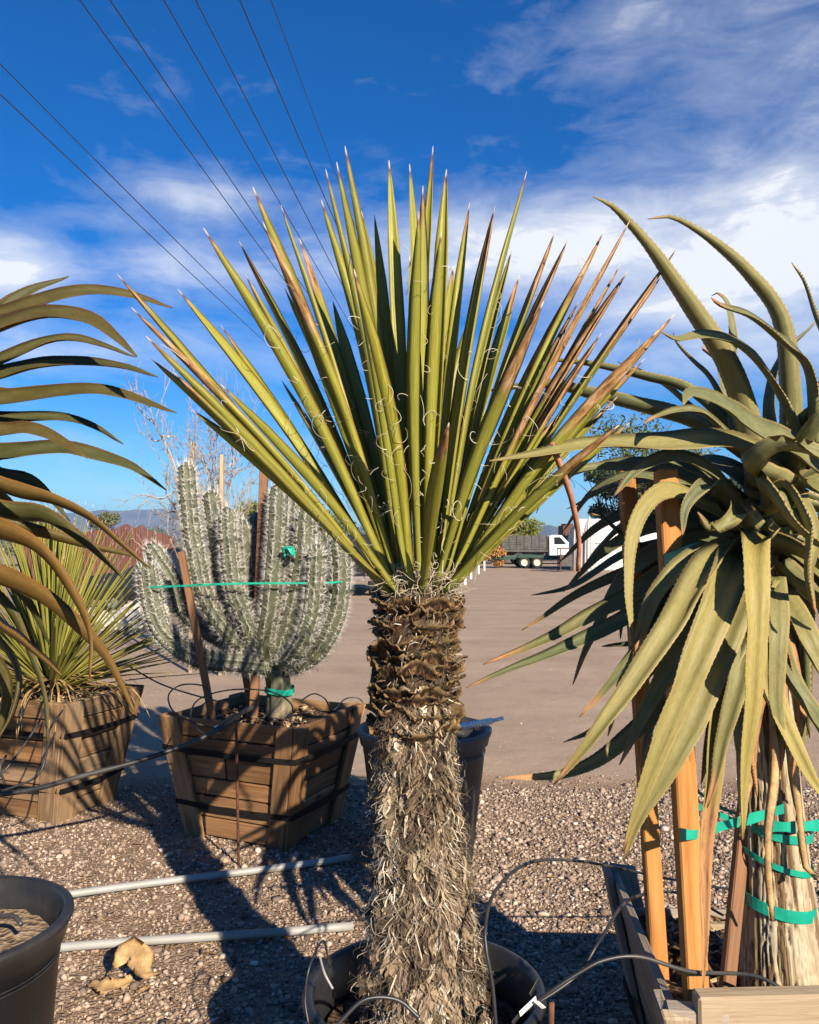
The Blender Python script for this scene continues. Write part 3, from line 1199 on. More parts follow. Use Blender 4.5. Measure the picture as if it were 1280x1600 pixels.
# tips of the leaves: pixel, distance behind (+) or in front of (-) the trunk, dryness
YT = [(183, 428, -.10, .16), (205, 480, -.22, .34), (228, 525, -.30, .13), (278, 452, .10, .10), (236, 560, -.12, .12), (318, 356, -.25, .12), (374, 377, -.05, .16),
      (270, 580, -.30, .15), (345, 508, .30, .16), (395, 292, -.18, .10), (411, 347, -.20, .34), (439, 320, .10, .09), (468, 372, .25, .22), (502, 312, .05, .06),
      (509, 264, -.10, .08), (526, 253, -.25, .08), (539, 228, -.12, .10), (440, 594, .42, .05), (383, 428, .20, .12), (585, 335, .20, .06), (608, 250, .12, .08),
      (640, 256, .22, .06), (661, 290, -.05, .12), (677, 228, .05, .13), (698, 264, .15, .10), (734, 317, .18, .12), (773, 323, .05, .22), (823, 268, .12, .10),
      (812, 430, .30, .15), (868, 360, .10, .14), (888, 373, -.05, .16), (945, 358, .05, .22), (984, 345, -.10, .48), (981, 424, .12, .30), (970, 412, .25, .30),
      (1060, 385, .05, .33), (1038, 425, .20, .12), (1055, 490, -.08, .22), (1030, 515, -.22, .30), (1008, 560, .10, .20), (965, 620, .25, .10), (930, 700, -.30, .10),
      (708, 415, .38, .10), (553, 420, -.42, .08), (702, 660, -.50, .20), (850, 470, -.38, .12),
      (905, 470, .34, .1), (655, 330, -.28, .05), (565, 330, .30, .07), (520, 470, .48, .06),
      (790, 500, .45, .08), (300, 640, -.20, .06), (345, 600, -.42, .08), 
      (985, 660, .02, .1), (880, 640, .40, .06), (940, 520, .0, .42), (745, 470, .2, .06),
      (640, 400, .40, .05), (735, 560, .52, .06), (800, 390, .2, .1), (445, 450, -.1, .08),
      (690, 360, -.18, .06), (910, 420, .1, .2)]
leaf_paths = []


def yw(wm):
    def fn(t):
        return wm * float(np.interp(t, [0, .06, .18, .42, .62, .80, .92, .965, 1.0], [.60, .50, .55, .88, 1.0, .80, .42, .17, .03]))
    return fn


for i, (tx, ty, dy, dry) in enumerate(YT):
    tip = P(tx, ty, YD + dy)
    d = tip - Vector((YX, YY, Z_TOP))
    az = math.atan2(d.y, d.x)
    hor = math.hypot(d.x, d.y)
    low = max(0, 1 - d.z / max(hor, .01) * .6)
    br = .028 + .055 * min(1, hor / .7)
    b = Vector((YX + br * math.cos(az), YY + br * math.sin(az), Z_TOP + .012 - .03 * low))
    L = (tip - b).length
    if L < .55:
        tip = b + (tip - b) * (.62 / L); L = .62
    mid = (b + tip) / 2 + Vector((0, 0, 1)) * (-.035 + .03 * random.random()) * min(1, hor) + Vector((random.uniform(-.012, .012), random.uniform(-.012, .012), 0))
    # leaves leave the crown steeply, then run straight
    mid += Vector((-math.cos(az), -math.sin(az), 0)) * .02
    path = spline([b, mid, tip], 16)
    rad = np.array((math.cos(az), math.sin(az), 0))
    nref = np.array((0, 0, 1.0)) * .35 - rad
    wm = random.uniform(.036, .049)
    if ty > 560:
        wm *= .9
    leaf('leaf', yucca, M['yucca'], dry + random.uniform(-.02, .03) + (random.uniform(0, .22) if tx > 840 else 0), .2, path, yw(wm), .008, random.uniform(.45, .95), nref, random.uniform(-32, 32))
    leaf_paths.append((path, wm, nref))


def curls():
    """pale threads that peel off the leaf margins"""
    A = Acc()
    for i in range(640):
        path, wm, nref = random.choice(leaf_paths)
        k = min(14, max(1, int(random.betavariate(1.5, 1.9) * 14)))
        p = path[k]
        t = norm(path[k + 1] - path[k - 1])
        s = norm(np.cross(t, nref)) * random.choice((-1, 1))
        p = p + s * wm * .5 * yw(1)(k / 15)
        e1 = norm(s + np.array([random.gauss(0, .6) for _ in range(3)]))
        e2 = norm(np.cross(e1, np.array([random.gauss(0, 1) for _ in range(3)])))
        r = random.uniform(.006, .028)
        tot = random.uniform(1.5, 6.5)
        drift = t * random.uniform(-.05, .07) + np.array((0, 0, random.uniform(-.04, .02)))
        pts = []
        m_ = 13
        for q in range(m_):
            w_ = q / (m_ - 1)
            a = w_ * tot
            rr = r * (1 - .45 * w_)
            pts.append(p + e1 * rr * math.sin(a) + e2 * r * (1 - math.cos(a)) * (1 - .3 * w_) + drift * w_)
        v, f = tube_geo(np.array(pts), np.linspace(.0008, .0004, m_), 3, False)
        A.add(v, f, rnd=random.random())
    # matted fibre at the heart of the crown
    for i in range(700):
        a = random.uniform(0, 6.28)
        r = .09 * math.sqrt(random.random())
        p = np.array((YX + r * math.cos(a), YY + r * math.sin(a), Z_TOP + .01 + random.uniform(-.02, .03)))
        pts = [p]
        d = norm(np.array((math.cos(a) * .5, math.sin(a) * .5, random.uniform(.1, 1.2))))
        st = random.uniform(.006, .016)
        for q in range(5):
            d = norm(d + np.array([random.gauss(0, .5) for _ in range(3)]))
            pts.append(pts[-1] + d * st)
        v, f = tube_geo(np.array(pts), .0008, 3, False)
        A.add(v, f, rnd=random.random() * .8)
    o = A.build('curl', M['curl'], yucca, True)
    o['kind'] = 'stuff'
    o['label'] = 'thin pale curling threads on the leaf margins'


curls()


# ------------------------------------------------------------------ round tubs
def tub(name, c, r, h, rb, mat, label, soil_z, soil_mat, group='round plastic nursery tubs', rim=.028):
    root = empty(name, c, label, 'plant pot', group)
    t = .006
    prof = [(rb, 0), (rb + .01, 0), (r - .028, h - .075), (r - .016, h - .073), (r - .008, h - rim - .006), (r - .002, h - rim), (r + .004, h - rim * .5), (r + .002, h - .004), (r - .006, h), (r - .018, h),
            (r - .024, h - .006), (r - .026, h - .05), (r - .030, h - .055), (r - .045, h - .16), (rb, .02), (0.001, .02)]
    v, f = lathe_geo(prof, c, 80, .006)
    mesh('shell', v, f, mat, root, True)
    ribs = Acc()
    for z in (h - .105, h - .115):
        rr = rb + (r - .028 - rb) * (z / (h - .075)) + .002
        pts = [(c[0] + rr * math.cos(a), c[1] + rr * math.sin(a), c[2] + z) for a in np.linspace(0, 2 * math.pi, 65)]
        vv, ff = tube_geo(np.array(pts), .0022, 5, False)
        ribs.add(vv, ff)
    ribs.build('rib', mat, root, True)
    # soil surface
    V, nr, ns = [], 22, 48
    rs = rb + (r - .05 - rb) * (soil_z / h)
    for i in range(nr):
        rr = rs * i / (nr - 1)
        for j in range(ns):
            a = j / ns * 2 * math.pi
            x, y = c[0] + rr * math.cos(a), c[1] + rr * math.sin(a)
            V.append((x, y, c[2] + soil_z + .012 * noise.fractal((x * 16, y * 16, 2), 1, 2, 4)))
    I = np.arange(nr * ns).reshape(nr, ns); I2 = np.roll(I, -1, 1)
    mesh('soil', V, np.stack([I[:-1], I2[:-1], I2[1:], I[1:]], -1).reshape(-1, 4), soil_mat, root, True)
    return root


tub('plant_pot', (P(663, 1530, YD).x, YD, 0), .302, .475, .235, M['black_plastic'], 'big black plastic tub round the foot of the shaggy yucca trunk', .37, M['soil'])
LP = P(-78, 1437, 2.2)
tub('plant_pot', (LP.x, 2.2, 0), .295, LP.z, .22, M['black_plastic'], 'black plastic tub with tan soil at the lower left edge', LP.z - .075, M['soil_tan'])
GP = P(663, 1136, 4.25)
tub('plant_pot', (GP.x, 4.25, 0), .338, GP.z, .23, M['grey_plastic'], 'empty dusty grey tub standing behind the yucca trunk', .20, M['soil'])

# small weeds inside the yucca tub
for k, (px, py) in enumerate([(548, 1545), (560, 1560), (535, 1556)]):
    c = P(px, py, 2.05); c.z = .372
    wd = empty('weed', c, ['small green weed in the yucca tub, rightmost of three', 'small green weed in the yucca tub, middle of three', 'small green weed in the yucca tub, leftmost of three'][(1, 0, 2)[k]], 'weed', 'weeds in the yucca tub')
    for q in range(7):
        a = random.uniform(0, 6.28)
        e = Vector((math.cos(a) * .03, math.sin(a) * .03, random.uniform(.02, .05)))
        leaf('leaf', wd, M['yucca'], 0, 0, spline([c, c + e * .5 + Vector((0, 0, .012)), c + e], 6), lambda t: .009 * math.sin(math.pi * min(1, t * .9 + .08)), .001, .2, (0, 0, 1.0))

# ------------------------------------------------------------------ tree aloes
UP = np.array((0, 0, 1.0))


def aw(wm, base=.95):
    def fn(t):
        return wm * float(np.interp(t, [0, .12, .35, .6, .8, .93, 1.0], [base, 1.0, .90, .68, .42, .20, .04]))
    return fn


def aloe_leaf(parent, mat, pix, d0, d1, wm, dry=.05, warm=.2, roll=0.0, n=28, thick=.010, chan=.38, base=.95, wave=0.03, side=None):
    """pix: (px, py[, d]) from base to tip; depth runs d0 -> d1"""
    m_ = len(pix)
    pts = [P(p[0], p[1], p[2] if len(p) > 2 else d0 + (d1 - d0) * i / (m_ - 1)) for i, p in enumerate(pix)]
    path = spline(pts, n)
    sd_ = random.uniform(0, 99)
    for i in range(n):
        q = i / (n - 1)
        path[i] += np.array((noise.noise((q * 3.2, sd_, 0)), noise.noise((q * 3.2, sd_, 5)), noise.noise((q * 3.2, sd_, 9)))) * .022 * q * (1 - q) * 3
    tw = random.uniform(-24, 24)
    rolls = [roll + tw * (i / (n - 1)) + 9 * noise.noise((i * .35, sd_, 3)) for i in range(n)]
    if side is None:
        o = path[-1] - path[0]
        o = norm(np.array((o[0], o[1], 0)))
        side = norm(np.cross(o, UP))
    return leaf('leaf', parent, mat, dry, warm, path, aw(wm, base), thick, chan, UP, rolls, .0014, side, wave)


def wild_leaf(parent, mat, c, az, el, L, droop, wm, dry, warm, roll=0):
    """leaf that leaves c at azimuth az (0 = right, 90 = away), elevation el and droops"""
    p = np.array(c, float)
    pts = [p]
    e = el
    for i in range(9):
        p = p + np.array((math.cos(az) * math.cos(e), math.sin(az) * math.cos(e), math.sin(e))) * L / 9
        e -= droop / 9 * (1 + .15 * i)
        e = max(e, -1.5)
        pts.append(p)
    side = np.array((math.sin(az), -math.cos(az), 0))
    return leaf('leaf', parent, mat, dry, warm, spline(pts, 20), aw(wm), .016, .34, UP, roll, .0018, side, .03)


# left aloe, its stem just outside the frame
LC = P(-165, 745, 2.2)
laloe = empty('tree_aloe', (LP.x, 2.2, LP.z - .075), 'olive brown tree aloe with long arching toothed leaves at the left edge', 'aloe', 'tree aloes')
tube('stem', spline([(LP.x, 2.2, LP.z - .10), (LP.x - .05, 2.2, LP.z + .3), tuple(LC)], 20), np.linspace(.085, .06, 20), M['aloe_bark'], laloe, 16)
AO = M['aloe_olive']
for pix, d0, d1, wm, dry, warm, roll in [
    ([(-160, 690), (-90, 590), (0, 495), (55, 455), (108, 432)], 2.2, 2.45, .062, .06, .15, 55),
    ([(-160, 600), (-80, 520), (0, 478), (27, 455)], 2.2, 2.6, .05, .05, .1, 50),
    ([(-160, 680), (-60, 530), (40, 478), (130, 460), (205, 463), (270, 481)], 2.2, 2.30, .072, .07, .42, 24),
    ([(-160, 700), (-60, 560), (20, 507), (80, 490), (140, 497), (180, 525), (214, 557)], 2.15, 1.98, .092, .06, .48, 40),
    ([(-160, 700), (-40, 590), (40, 545), (100, 530), (160, 540), (212, 558)], 2.25, 2.35, .060, .05, .25, 32),
    ([(-160, 700), (-60, 610), (30, 580), (110, 567), (190, 574), (247, 589)], 2.2, 2.15, .066, .05, .18, 34),
    ([(-160, 720), (-60, 640), (30, 620), (120, 613), (200, 622), (276, 645)], 2.2, 2.10, .064, .06, .38, 30),
    ([(-160, 720), (-60, 620), (0, 612), (34, 612)], 2.3, 2.5, .05, .05, .2, 40),
    ([(-160, 740), (-60, 665), (20, 655), (90, 655), (150, 670), (193, 694)], 2.25, 2.35, .056, .05, .10, 28),
    ([(-160, 740), (-60, 680), (0, 674), (50, 670), (95, 690), (136, 716)], 2.1, 1.95, .058, .06, .60, 34),
    ([(-160, 750), (-60, 715), (20, 710), (110, 704), (190, 722), (230, 745), (260, 766)], 2.2, 2.20, .062, .05, .10, 28),
    ([(-160, 760), (-60, 735), (0, 748), (50, 757), (110, 815)], 2.35, 2.55, .055, .05, .0, 35),
    ([(-160, 760), (-60, 750), (10, 768), (80, 778), (140, 808), (190, 850), (236, 888)], 2.1, 1.95, .082, .07, .66, 38),
    ([(-160, 770), (-60, 780), (10, 800), (70, 810), (130, 845), (170, 880), (196, 906)], 2.2, 2.10, .078, .05, .12, 42),
    ([(-160, 780), (-60, 800), (40, 828), (110, 848), (180, 862), (218, 870)], 2.3, 2.45, .075, .05, .35, 46),
    ([(-160, 790), (-60, 815), (10, 838), (70, 872), (115, 935), (140, 995), (141, 1062)], 2.05, 1.80, .088, .06, .85, 44),
    ([(-160, 800), (-60, 880), (20, 915), (90, 955), (150, 1010), (185, 1065), (214, 1118)], 2.1, 1.90, .090, .06, .78, 46),
    ([(-160, 810), (-60, 920), (-5, 975), (40, 1005), (97, 1055)], 2.0, 1.75, .105, .06, .70, 42),
    ([(-160, 820), (-60, 900), (10, 950), (50, 1030), (70, 1090), (76, 1165)], 2.2, 2.05, .060, .08, .05, 60),
    ([(-160, 820), (-70, 940), (0, 1000), (30, 1050), (22, 1110), (-5, 1160)], 2.1, 1.95, .07, .10, .15, 55),
    ([(-160, 820), (-80, 960), (-20, 1020), (5, 1080), (-10, 1180)], 2.2, 2.3, .07, .12, .2, 55),
    ([(-160, 790), (-60, 850), (0, 900), (45, 950), (80, 1010)], 2.4, 2.6, .085, .05, .0, 40),
]:
    aloe_leaf(laloe, AO, pix, d0, d1, wm * (1.25 if pix[-1][1] < 860 else 1.08), dry, warm * (.5 if pix[-1][1] < 860 else .9), roll if pix[-1][1] > 860 else -roll - 14)
for i in range(26):
    az = R(random.uniform(75, 285))
    wild_leaf(laloe, AO, LC + Vector((0, 0, random.uniform(-.12, .08))), az, random.uniform(-.2, 1.2), random.uniform(.55, .8), random.uniform(.8, 2.0), random.uniform(.06, .085), .06, random.random() * .5)

# right aloe in the wooden box
RD = 2.3
raloe = empty('tree_aloe', (P(1222, 1560, RD).x, RD, .36), 'pale green tree aloe with broad drooping leaves and peeling trunk in the right box', 'aloe', 'tree aloes')
# trunk with peeling vertical plates
ctr = [P(1230, 1575, RD), P(1222, 1480, RD), P(1212, 1350, RD), P(1200, 1200, RD), P(1192, 1050, RD + .02), P(1190, 850, RD + .03)]
path = spline(ctr, 170)
rad = np.interp(np.linspace(0, 1, 170), [0, .12, .3, .55, .8, 1], [.122, .108, .088, .078, .07, .055])
V, H = [], []
SEG = 170
for i, (p, r) in enumerate(zip(path, rad)):
    for j in range(SEG):
        a = j / SEG * 2 * math.pi
        dx, dy = math.cos(a), math.sin(a)
        wz = .10 * noise.noise((dx * 2, dy * 2, p[2] * 5)) + .05 * noise.noise((dx * 4, dy * 4, p[2] * 13))
        aa = a + wz
        cx_, cy_ = math.cos(aa), math.sin(aa)
        q = noise.noise((cx_ * 8.5, cy_ * 8.5, p[2] * 1.2))
        q2 = noise.noise((cx_ * 12, cy_ * 12, p[2] * 2.0 + 7))
        q3 = noise.noise((cx_ * 5.0 + 5, cy_ * 5.0, p[2] * 1.6))
        crack = min(1, min(abs(q) / .085, abs(q2) / .07 + .15))
        h = (.25 if q3 + .5 * q2 > .14 else .8) * (.35 + .65 * crack) if crack < 1 else (.25 if q3 + .5 * q2 > .14 else .8)
        rr = r * (1 + .05 * (h - .6) + .085 * (crack - 1) + .03 * q3)
        V.append((p[0] + rr * dx, p[1] + rr * dy, p[2]))
        H.append(h)
I = np.arange(170 * SEG).reshape(170, SEG); I2 = np.roll(I, -1, 1)
mesh('trunk', V, np.stack([I[:-1], I2[:-1], I2[1:], I[1:]], -1).reshape(-1, 4), M['aloe_bark'], raloe, True, {'h': H})
AP = M['aloe_pale']
RL = [
    # upper leaves against the sky
    ([(1185, 760), (1165, 660), (1125, 545), (1050, 440), (985, 355), (955, 322), (927, 307)], 2.3, 2.05, .085, .04, .40, 20),
    ([(1235, 740), (1232, 600), (1215, 490), (1165, 425), (1100, 370), (1050, 340), (1012, 342)], 2.3, 2.15, .072, .05, .35, 30),
    ([(1285, 700), (1290, 580), (1276, 490), (1258, 440), (1237, 410)], 2.3, 2.35, .06, .08, .2, 20),
    ([(1260, 720), (1215, 610), (1160, 545), (1105, 525), (1060, 530), (1034, 518)], 2.25, 2.02, .070, .07, .25, 40),
    ([(1265, 730), (1268, 640), (1258, 570), (1220, 525), (1175, 492), (1130, 478), (1112, 465)], 2.2, 2.0, .090, .08, .15, 45),
    ([(1300, 745), (1235, 700), (1165, 655), (1110, 626), (1076, 616), (1068, 632)], 2.15, 1.92, .112, .05, .15, 62),
    ([(1250, 740), (1150, 695), (1040, 692), (930, 700), (850, 712), (765, 720)], 2.2, 1.92, .105, .03, .50, 48),
    ([(1150, 690), (1140, 600), (1141, 520), (1138, 475), (1122, 458), (1112, 462)], 2.35, 2.40, .060, .08, .2, 10),
    ([(1190, 720), (1090, 620), (1010, 592), (930, 570), (830, 560)], 2.35, 2.62, .062, .04, .1, 30),
    ([(1190, 730), (1080, 660), (990, 630), (920, 615), (850, 603), (752, 612)], 2.35, 2.58, .075, .05, .1, 34),
    ([(1190, 730), (1110, 655), (1060, 640), (1030, 648), (1006, 662)], 2.3, 2.2, .055, .18, .2, 40),
    ([(1190, 740), (1120, 610), (1085, 565), (1060, 535), (1052, 518)], 2.4, 2.55, .046, .06, .1, 20),
    ([(1190, 740), (1130, 600), (1112, 560), (1098, 545), (1110, 536)], 2.4, 2.5, .04, .20, .3, 20),
    ([(1200, 740), (1100, 650), (1020, 590), (965, 565)], 2.4, 2.75, .055, .05, .1, 30),
    ([(1210, 730), (1205, 620), (1222, 560), (1275, 500)], 2.4, 2.5, .07, .05, .1, 10),
    ([(1230, 720), (1275, 640), (1300, 570), (1340, 500)], 2.35, 2.4, .075, .05, .1, 10),
    ([(1240, 730), (1262, 690), (1300, 640), (1400, 600)], 2.2, 2.0, .09, .05, .1, 10),
    # left drooping ones
    ([(1170, 790), (1080, 730), (980, 722), (900, 740), (855, 765), (838, 802)], 2.4, 2.6, .060, .10, .05, 38),
    ([(1170, 790), (1080, 745), (990, 752), (930, 775), (886, 795)], 2.5, 2.8, .060, .05, .0, 38),
    ([(1170, 800), (1060, 745), (970, 728), (900, 735), (830, 775)], 2.3, 2.2, .058, .07, .15, 38),
    ([(1170, 830), (1080, 810), (990, 820), (940, 855), (900, 905)], 2.5, 2.75, .07, .08, .0, 40),
    ([(1170, 850), (1100, 870), (1000, 850), (940, 810), (918, 800)], 2.4, 2.55, .05, .08, .0, 40),
    ([(1180, 820), (1100, 790), (1042, 765), (1005, 790), (982, 850), (977, 920), (984, 975), (992, 1022)], 2.2, 1.95, .060, .05, .70, 60),
    ([(1180, 860), (1090, 880), (1000, 920), (920, 965), (860, 1000), (755, 1038)], 2.35, 2.25, .088, .12, .25, 50),
    ([(1180, 870), (1090, 905), (990, 960), (890, 1010), (800, 1045), (728, 1075)], 2.3, 2.12, .080, .10, .05, 46),
    ([(1180, 860), (1080, 860), (980, 890), (880, 945), (815, 985)], 2.5, 2.65, .062, .10, .15, 46),
    ([(1180, 870), (1090, 850), (980, 870), (900, 915), (830, 930)], 2.6, 2.9, .07, .06, .0, 40),
    ([(1180, 900), (1100, 950), (1010, 1000), (940, 1010)], 2.5, 2.6, .09, .06, .0, 40),
    ([(1180, 940), (1110, 1010), (1040, 1100), (960, 1170), (880, 1208), (780, 1216)], 2.35, 2.2, .075, .12, .30, 55),
    ([(1180, 930), (1080, 970), (980, 1090), (930, 1140), (880, 1160)], 2.5, 2.6, .07, .08, .0, 50),
    ([(1185, 850), (1080, 845), (990, 895), (930, 985), (895, 1070)], 2.35, 2.40, .085, .10, .0, 45),
    ([(1185, 880), (1105, 900), (1025, 975), (975, 1075), (950, 1150)], 2.28, 2.25, .090, .12, .1, 40),
    ([(1185, 850), (1060, 822), (960, 850), (880, 925)], 2.40, 2.50, .080, .08, .0, 45),
    ([(1180, 840), (1060, 795), (955, 815), (872, 880)], 2.45, 2.60, .075, .10, .0, 45),
    ([(1185, 900), (1120, 940), (1055, 1040), (1015, 1150), (1000, 1225)], 2.32, 2.28, .085, .10, .1, 30),
    ([(1185, 850), (1100, 775), (1000, 745), (930, 765), (880, 830)], 2.35, 2.42, .070, .12, .05, 40),
    ([(1180, 830), (1120, 745), (1060, 715), (1000, 730), (960, 775)], 2.20, 2.10, .080, .10, .1, 40),
    ([(1185, 870), (1140, 860), (1075, 900), (1035, 980), (1022, 1060)], 2.15, 2.05, .085, .08, .2, 35),
]
RL_SIGN = {(927, 307): -1, (1012, 342): -1, (1237, 410): -1, (830, 560): -1, (752, 612): -1, (1052, 518): -1, (965, 565): -1}
for pix, d0, d1, wm, dry, warm, roll in RL:
    aloe_leaf(raloe, AP, pix, d0, d1, wm * .90, dry + random.uniform(0, .08), warm, -roll if RL_SIGN.get(pix[-1], 1) < 0 else roll)
# front leaves that hang towards the camera: seen full width
RF = [
    ([(1165, 850, 2.1), (1115, 880, 1.98), (1050, 975, 1.88), (960, 1110, 1.82), (905, 1180, 1.82), (865, 1226, 1.84)], .100, .10, .55, -25),
    ([(1180, 860, 2.1), (1140, 900, 1.95), (1085, 1030, 1.86), (1030, 1150, 1.83), (995, 1250, 1.83), (974, 1330, 1.85)], .118, .05, .62, -15),
    ([(1185, 900, 2.1), (1150, 950, 1.97), (1100, 1080, 1.90), (1050, 1180, 1.87), (1000, 1270, 1.87), (975, 1345, 1.88)], .110, .08, .45, -10),
    ([(1200, 840, 2.1), (1172, 862, 1.93), (1166, 920, 1.86), (1168, 1020, 1.83), (1165, 1130, 1.82), (1160, 1230, 1.83), (1160, 1312, 1.84)], .092, .05, .90, 0),
    ([(1195, 950, 2.15), (1150, 1020, 2.02), (1118, 1110, 1.97), (1108, 1210, 1.96), (1100, 1320, 1.97), (1098, 1440, 1.98), (1098, 1553, 2.0)], .075, .50, .70, -8),
    ([(1195, 930, 2.15), (1160, 1010, 2.0), (1140, 1100, 1.95), (1125, 1190, 1.94), (1105, 1262, 1.95)], .085, .14, .30, -5),
    ([(1190, 930, 2.2), (1180, 1010, 2.05), (1215, 1120, 1.96), (1260, 1210, 1.93), (1310, 1270, 1.92)], .105, .08, .85, 15),
    ([(1200, 900, 2.2), (1230, 960, 2.05), (1290, 1060, 1.98), (1350, 1150, 1.96)], .11, .05, .45, 15),
    ([(1210, 880, 2.2), (1260, 930, 2.1), (1330, 980, 2.05), (1420, 1060, 2.05)], .10, .05, .2, 15),
    ([(1210, 850, 2.2), (1260, 870, 2.08), (1330, 920, 2.0), (1420, 1000, 1.95)], .11, .05, .3, 20),
    ([(1195, 960, 2.2), (1220, 1050, 2.1), (1275, 1130, 2.06), (1330, 1230, 2.06)], .09, .05, .15, 15),
    ([(1200, 800, 2.15), (1235, 775, 1.98), (1262, 830, 1.90), (1258, 900, 1.88), (1275, 960, 1.88)], .10, .10, .55, 30),
    ([(1205, 790, 2.15), (1190, 765, 2.0), (1225, 800, 1.92), (1290, 860, 1.90), (1340, 950, 1.9)], .10, .06, .35, 30),
    ([(1175, 830, 2.15), (1140, 800, 2.03), (1110, 830, 1.98), (1090, 800, 1.97)], .09, .08, .35, 20),
    ([(1180, 900, 2.3), (1120, 990, 2.15), (1070, 1090, 2.08), (1040, 1180, 2.06), (1020, 1240, 2.06)], .10, .06, .15, -10),
    ([(1190, 930, 2.3), (1165, 1040, 2.12), (1150, 1130, 2.08), (1160, 1230, 2.07)], .09, .08, .2, 0),
    ([(1220, 760, 2.15), (1180, 730, 1.97), (1215, 700, 1.90), (1290, 720, 1.88), (1360, 760, 1.9)], .10, .05, .3, 20),
    ([(1180, 820, 2.2), (1120, 760, 2.1), (1075, 790, 2.05), (1065, 840, 2.04)], .085, .06, .05, -10),
    ([(1190, 960, 2.2), (1140, 1040, 2.1), (1122, 1130, 2.08), (1112, 1225, 2.08)], .065, 1.0, .3, -20),
    ([(1185, 880, 2.1), (1120, 920, 2.0), (1060, 1020, 1.95), (1005, 1120, 1.93), (968, 1195, 1.93)], .095, .12, .15, -30),
    ([(1190, 900, 2.1), (1140, 960, 2.0), (1092, 1070, 1.96), (1062, 1160, 1.94), (1040, 1240, 1.94)], .100, .16, .45, 18),
    ([(1195, 910, 2.1), (1165, 980, 2.02), (1132, 1080, 1.98), (1112, 1160, 1.97), (1096, 1225, 1.97)], .085, .10, .1, -28),
    ([(1200, 900, 2.12), (1202, 960, 2.0), (1207, 1050, 1.96), (1216, 1130, 1.95), (1220, 1205, 1.96)], .090, .14, .35, 22),
    ([(1185, 870, 2.15), (1090, 905, 2.08), (1010, 990, 2.04), (945, 1075, 2.03), (905, 1120, 2.03)], .085, .10, .1, -20),
    ([(1185, 860, 2.12), (1095, 870, 2.05), (1030, 930, 2.02), (1000, 1010, 2.01), (985, 1090, 2.01)], .080, .30, .5, -35),
    ([(1195, 960, 2.2), (1180, 1060, 2.1), (1172, 1150, 2.08), (1183, 1245, 2.08)], .070, 1.0, .3, 15),
    ([(1200, 950, 2.2), (1235, 1040, 2.12), (1246, 1130, 2.1), (1238, 1215, 2.1)], .060, 1.0, .3, 25),
    ([(1195, 940, 2.2), (1090, 1030, 2.12), (1070, 1120, 2.1), (1078, 1190, 2.1)], .055, .9, .3, -25),
]
for pix, wm, dry, warm, roll in RF:
    aloe_leaf(raloe, AP, pix, 0, 0, wm * .74, dry + random.uniform(0, .06), warm * 1.05, roll, side=(-1, -.15, 0), chan=.85)
for i in range(46):  # random fill leaves; extra ones at front right added to shade the crown
    az = R(random.choice([random.uniform(-75, 20), random.uniform(-60, 60), random.uniform(20, 150)]))
    zo = random.uniform(-.16, .14)
    wild_leaf(raloe, AP, P(1195, 800, RD) + Vector((0, .03, zo)), az, random.uniform(-.5, .9) if zo > 0 else random.uniform(-.9, .3), random.uniform(.5, .72), random.uniform(.6, 1.8), random.uniform(.075, .105), .06, random.random() * .4, random.uniform(-25, 25))
# dry ribbons hanging along the trunk
for pix in [[(1205, 1060, 2.22), (1210, 1140, 2.16), (1212, 1220, 2.12), (1200, 1310, 2.1), (1206, 1440, 2.14)], [(1185, 1050, 2.22), (1178, 1130, 2.17), (1175, 1200, 2.14), (1165, 1260, 2.14), (1158, 1310, 2.15)],
            [(1222, 1050, 2.22), (1230, 1120, 2.18), (1238, 1180, 2.16), (1245, 1240, 2.17), (1262, 1360, 2.15), (1290, 1362, 2.1)]]:
    pth = spline([P(*p) for p in pix], 16)
    o = leaf('leaf', raloe, M['dry_leaf'], 1.1, .3, pth, lambda t: .032 * (1 - .65 * t) * (1 + .1 * math.sin(t * 17)) + .003, .0012, .5, UP, [-15 + 60 * noise.noise((i * .22, pix[0][0], 1)) for i in range(16)], 0, (1, 0, 0), .12)
# the reddish dried leaf that hangs apart on the left
pth = spline([P(862, 692, 2.0), P(880, 735, 2.0), P(897, 790, 2.02), P(906, 845, 2.05), P(905, 893, 2.06)], 18)
o = leaf('leaf', raloe, M['stalk'], 1.0, .3, pth, lambda t: .020 * (1 - .35 * t), .008, .5, UP, 20, 0, (1, .2, 0), .1)
o['label'] = 'reddish dried leaf hanging apart from the others'

